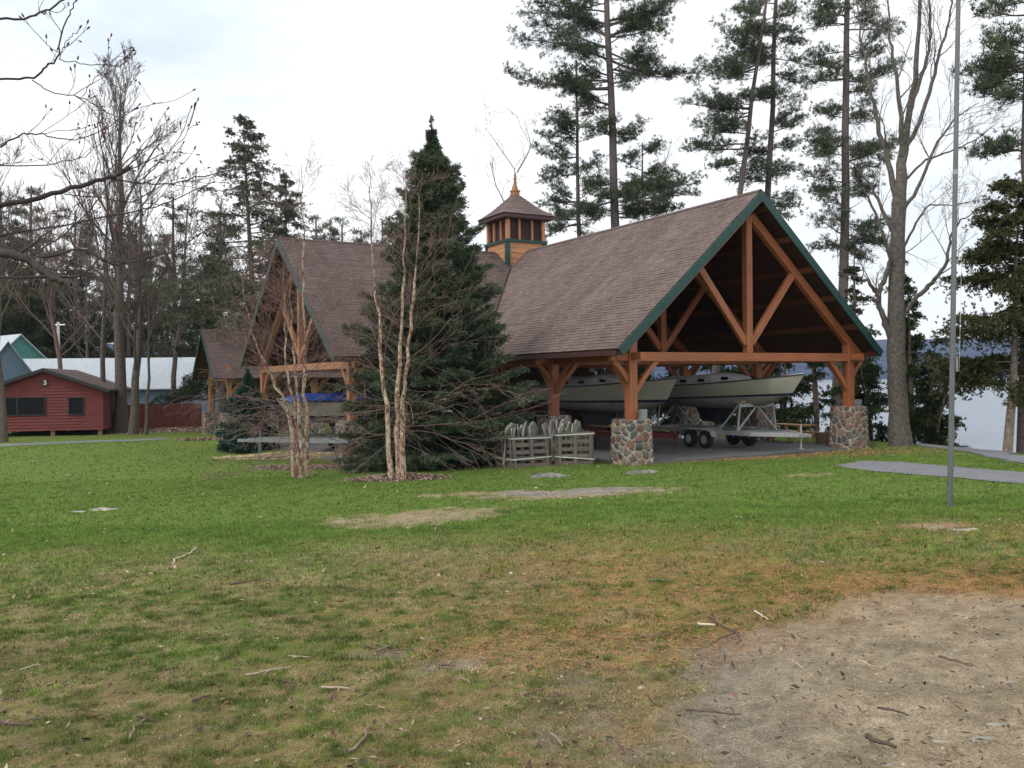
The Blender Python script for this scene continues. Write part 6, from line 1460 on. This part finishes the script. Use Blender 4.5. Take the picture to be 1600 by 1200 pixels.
# sticks
def stick(px0, py0, px1, py1, r0, col, seed, label='broken twig lying on the patchy lawn', group='twigs lying on the lawn', fork=True):
    rs = np.random.RandomState(seed); a = onground(px0, py0); b = onground(px1, py1); T = np.linspace(0, 1, 9)[:, None]; P = a*(1-T)+b*T
    w_ = np.linalg.norm(b-a)*.06; o = np.cumsum(rs.randn(9, 2)*w_*.5, 0); o -= T*o[-1]; P[:, :2] += o; P[:, 2] = ground(P[:, 0], P[:, 1])+r0+.008
    mb = MB(); mb.tube(P, np.linspace(r0, r0*.5, 9), 6, col, cap=True)
    if fork:
        q = P[5]; d = norm(P[6]-P[5]+A(*rs.randn(2), 0)*.08); mb.tube(np.array([q, q+d*.12*np.linalg.norm(b-a)*2+zv*.01, q+d*.2*np.linalg.norm(b-a)*2]), [r0*.5, r0*.4, r0*.3], 5, col)
    return tag(mb.build('twig', M_['litter'], None, origin=a), label, 'twig', group)
stick(265, 879, 307, 857, .010, (.62, .55, .42), 1, 'pale curved stick on the grass at the left of the lawn', None)
stick(1090, 979, 1118, 980, .012, (.70, .62, .50), 2, 'short pale bleached stick on the orange needles', None, False)
stick(1176, 958, 1200, 971, .008, (.60, .54, .45), 3, 'thin pale stick pointing at the dirt edge', None, False)
stick(1022, 997, 1044, 994, .010, (.16, .12, .10), 4, 'dark stub of a stick on the needles near the gravel', None, False)
stick(1010, 910, 1055, 912, .014, (.10, .14, .06), 5, 'dark green-brown fallen sprig on the lawn', None)
stick(1355, 1157, 1400, 1175, .014, (.10, .075, .06), 6, 'dark curled bark strip on the bare dirt', None)
tw_ = [(565, 1010, 625, 1025), (580, 1022, 622, 1008), (360, 915, 415, 905), (450, 1028, 485, 1030), (0, 1130, 55, 1136), (200, 1160, 228, 1128), (215, 1122, 248, 1130), (500, 1078, 548, 1080), (440, 1068, 462, 1070), (545, 1180, 580, 1135), (530, 918, 570, 925), (385, 1058, 455, 1045), (690, 1042, 712, 1044), (720, 1060, 735, 1072), (1110, 960, 1150, 1010), (1240, 1035, 1255, 1048), (1070, 1115, 1160, 1120), (960, 1000, 1020, 996), (300, 1100, 330, 1090), (30, 1050, 60, 1040), (820, 1090, 850, 1080), (860, 1150, 880, 1170), (1370, 1110, 1420, 1122), (1340, 1035, 1365, 1045), (1470, 1030, 1520, 1045)]
for k, q in enumerate(tw_): stick(*q, .006+.004*random.random(), [(.14, .10, .08), (.24, .18, .13), (.10, .07, .06), (.42, .35, .27)][k % 4], 20+k)
# air between here and the far shore
me = bpy.data.meshes.new('haze'); x0, x1, y0, y1, z0, z1 = -2300, 2500, -90, 1900, -7.6, 125
me.from_pydata([(x, y, z) for z in (z0, z1) for x, y in ((x0, y0), (x1, y0), (x1, y1), (x0, y1))], [], [(3, 2, 1, 0), (4, 5, 6, 7), (0, 1, 5, 4), (1, 2, 6, 5), (2, 3, 7, 6), (3, 0, 4, 7)])
hz_ = bpy.data.objects.new('haze', me); COL.objects.link(hz_); hm = bpy.data.materials.new('haze_air'); hm.use_nodes = True; hm.node_tree.nodes.clear()
ho = hm.node_tree.nodes.new('ShaderNodeOutputMaterial'); hv = hm.node_tree.nodes.new('ShaderNodeVolumePrincipled'); hv.inputs['Color'].default_value = (.42, .60, 1.0, 1); hv.inputs['Density'].default_value = .00012
hm.node_tree.links.new(hv.outputs[0], ho.inputs['Volume']); me.materials.append(hm); tag(hz_, kind='stuff')
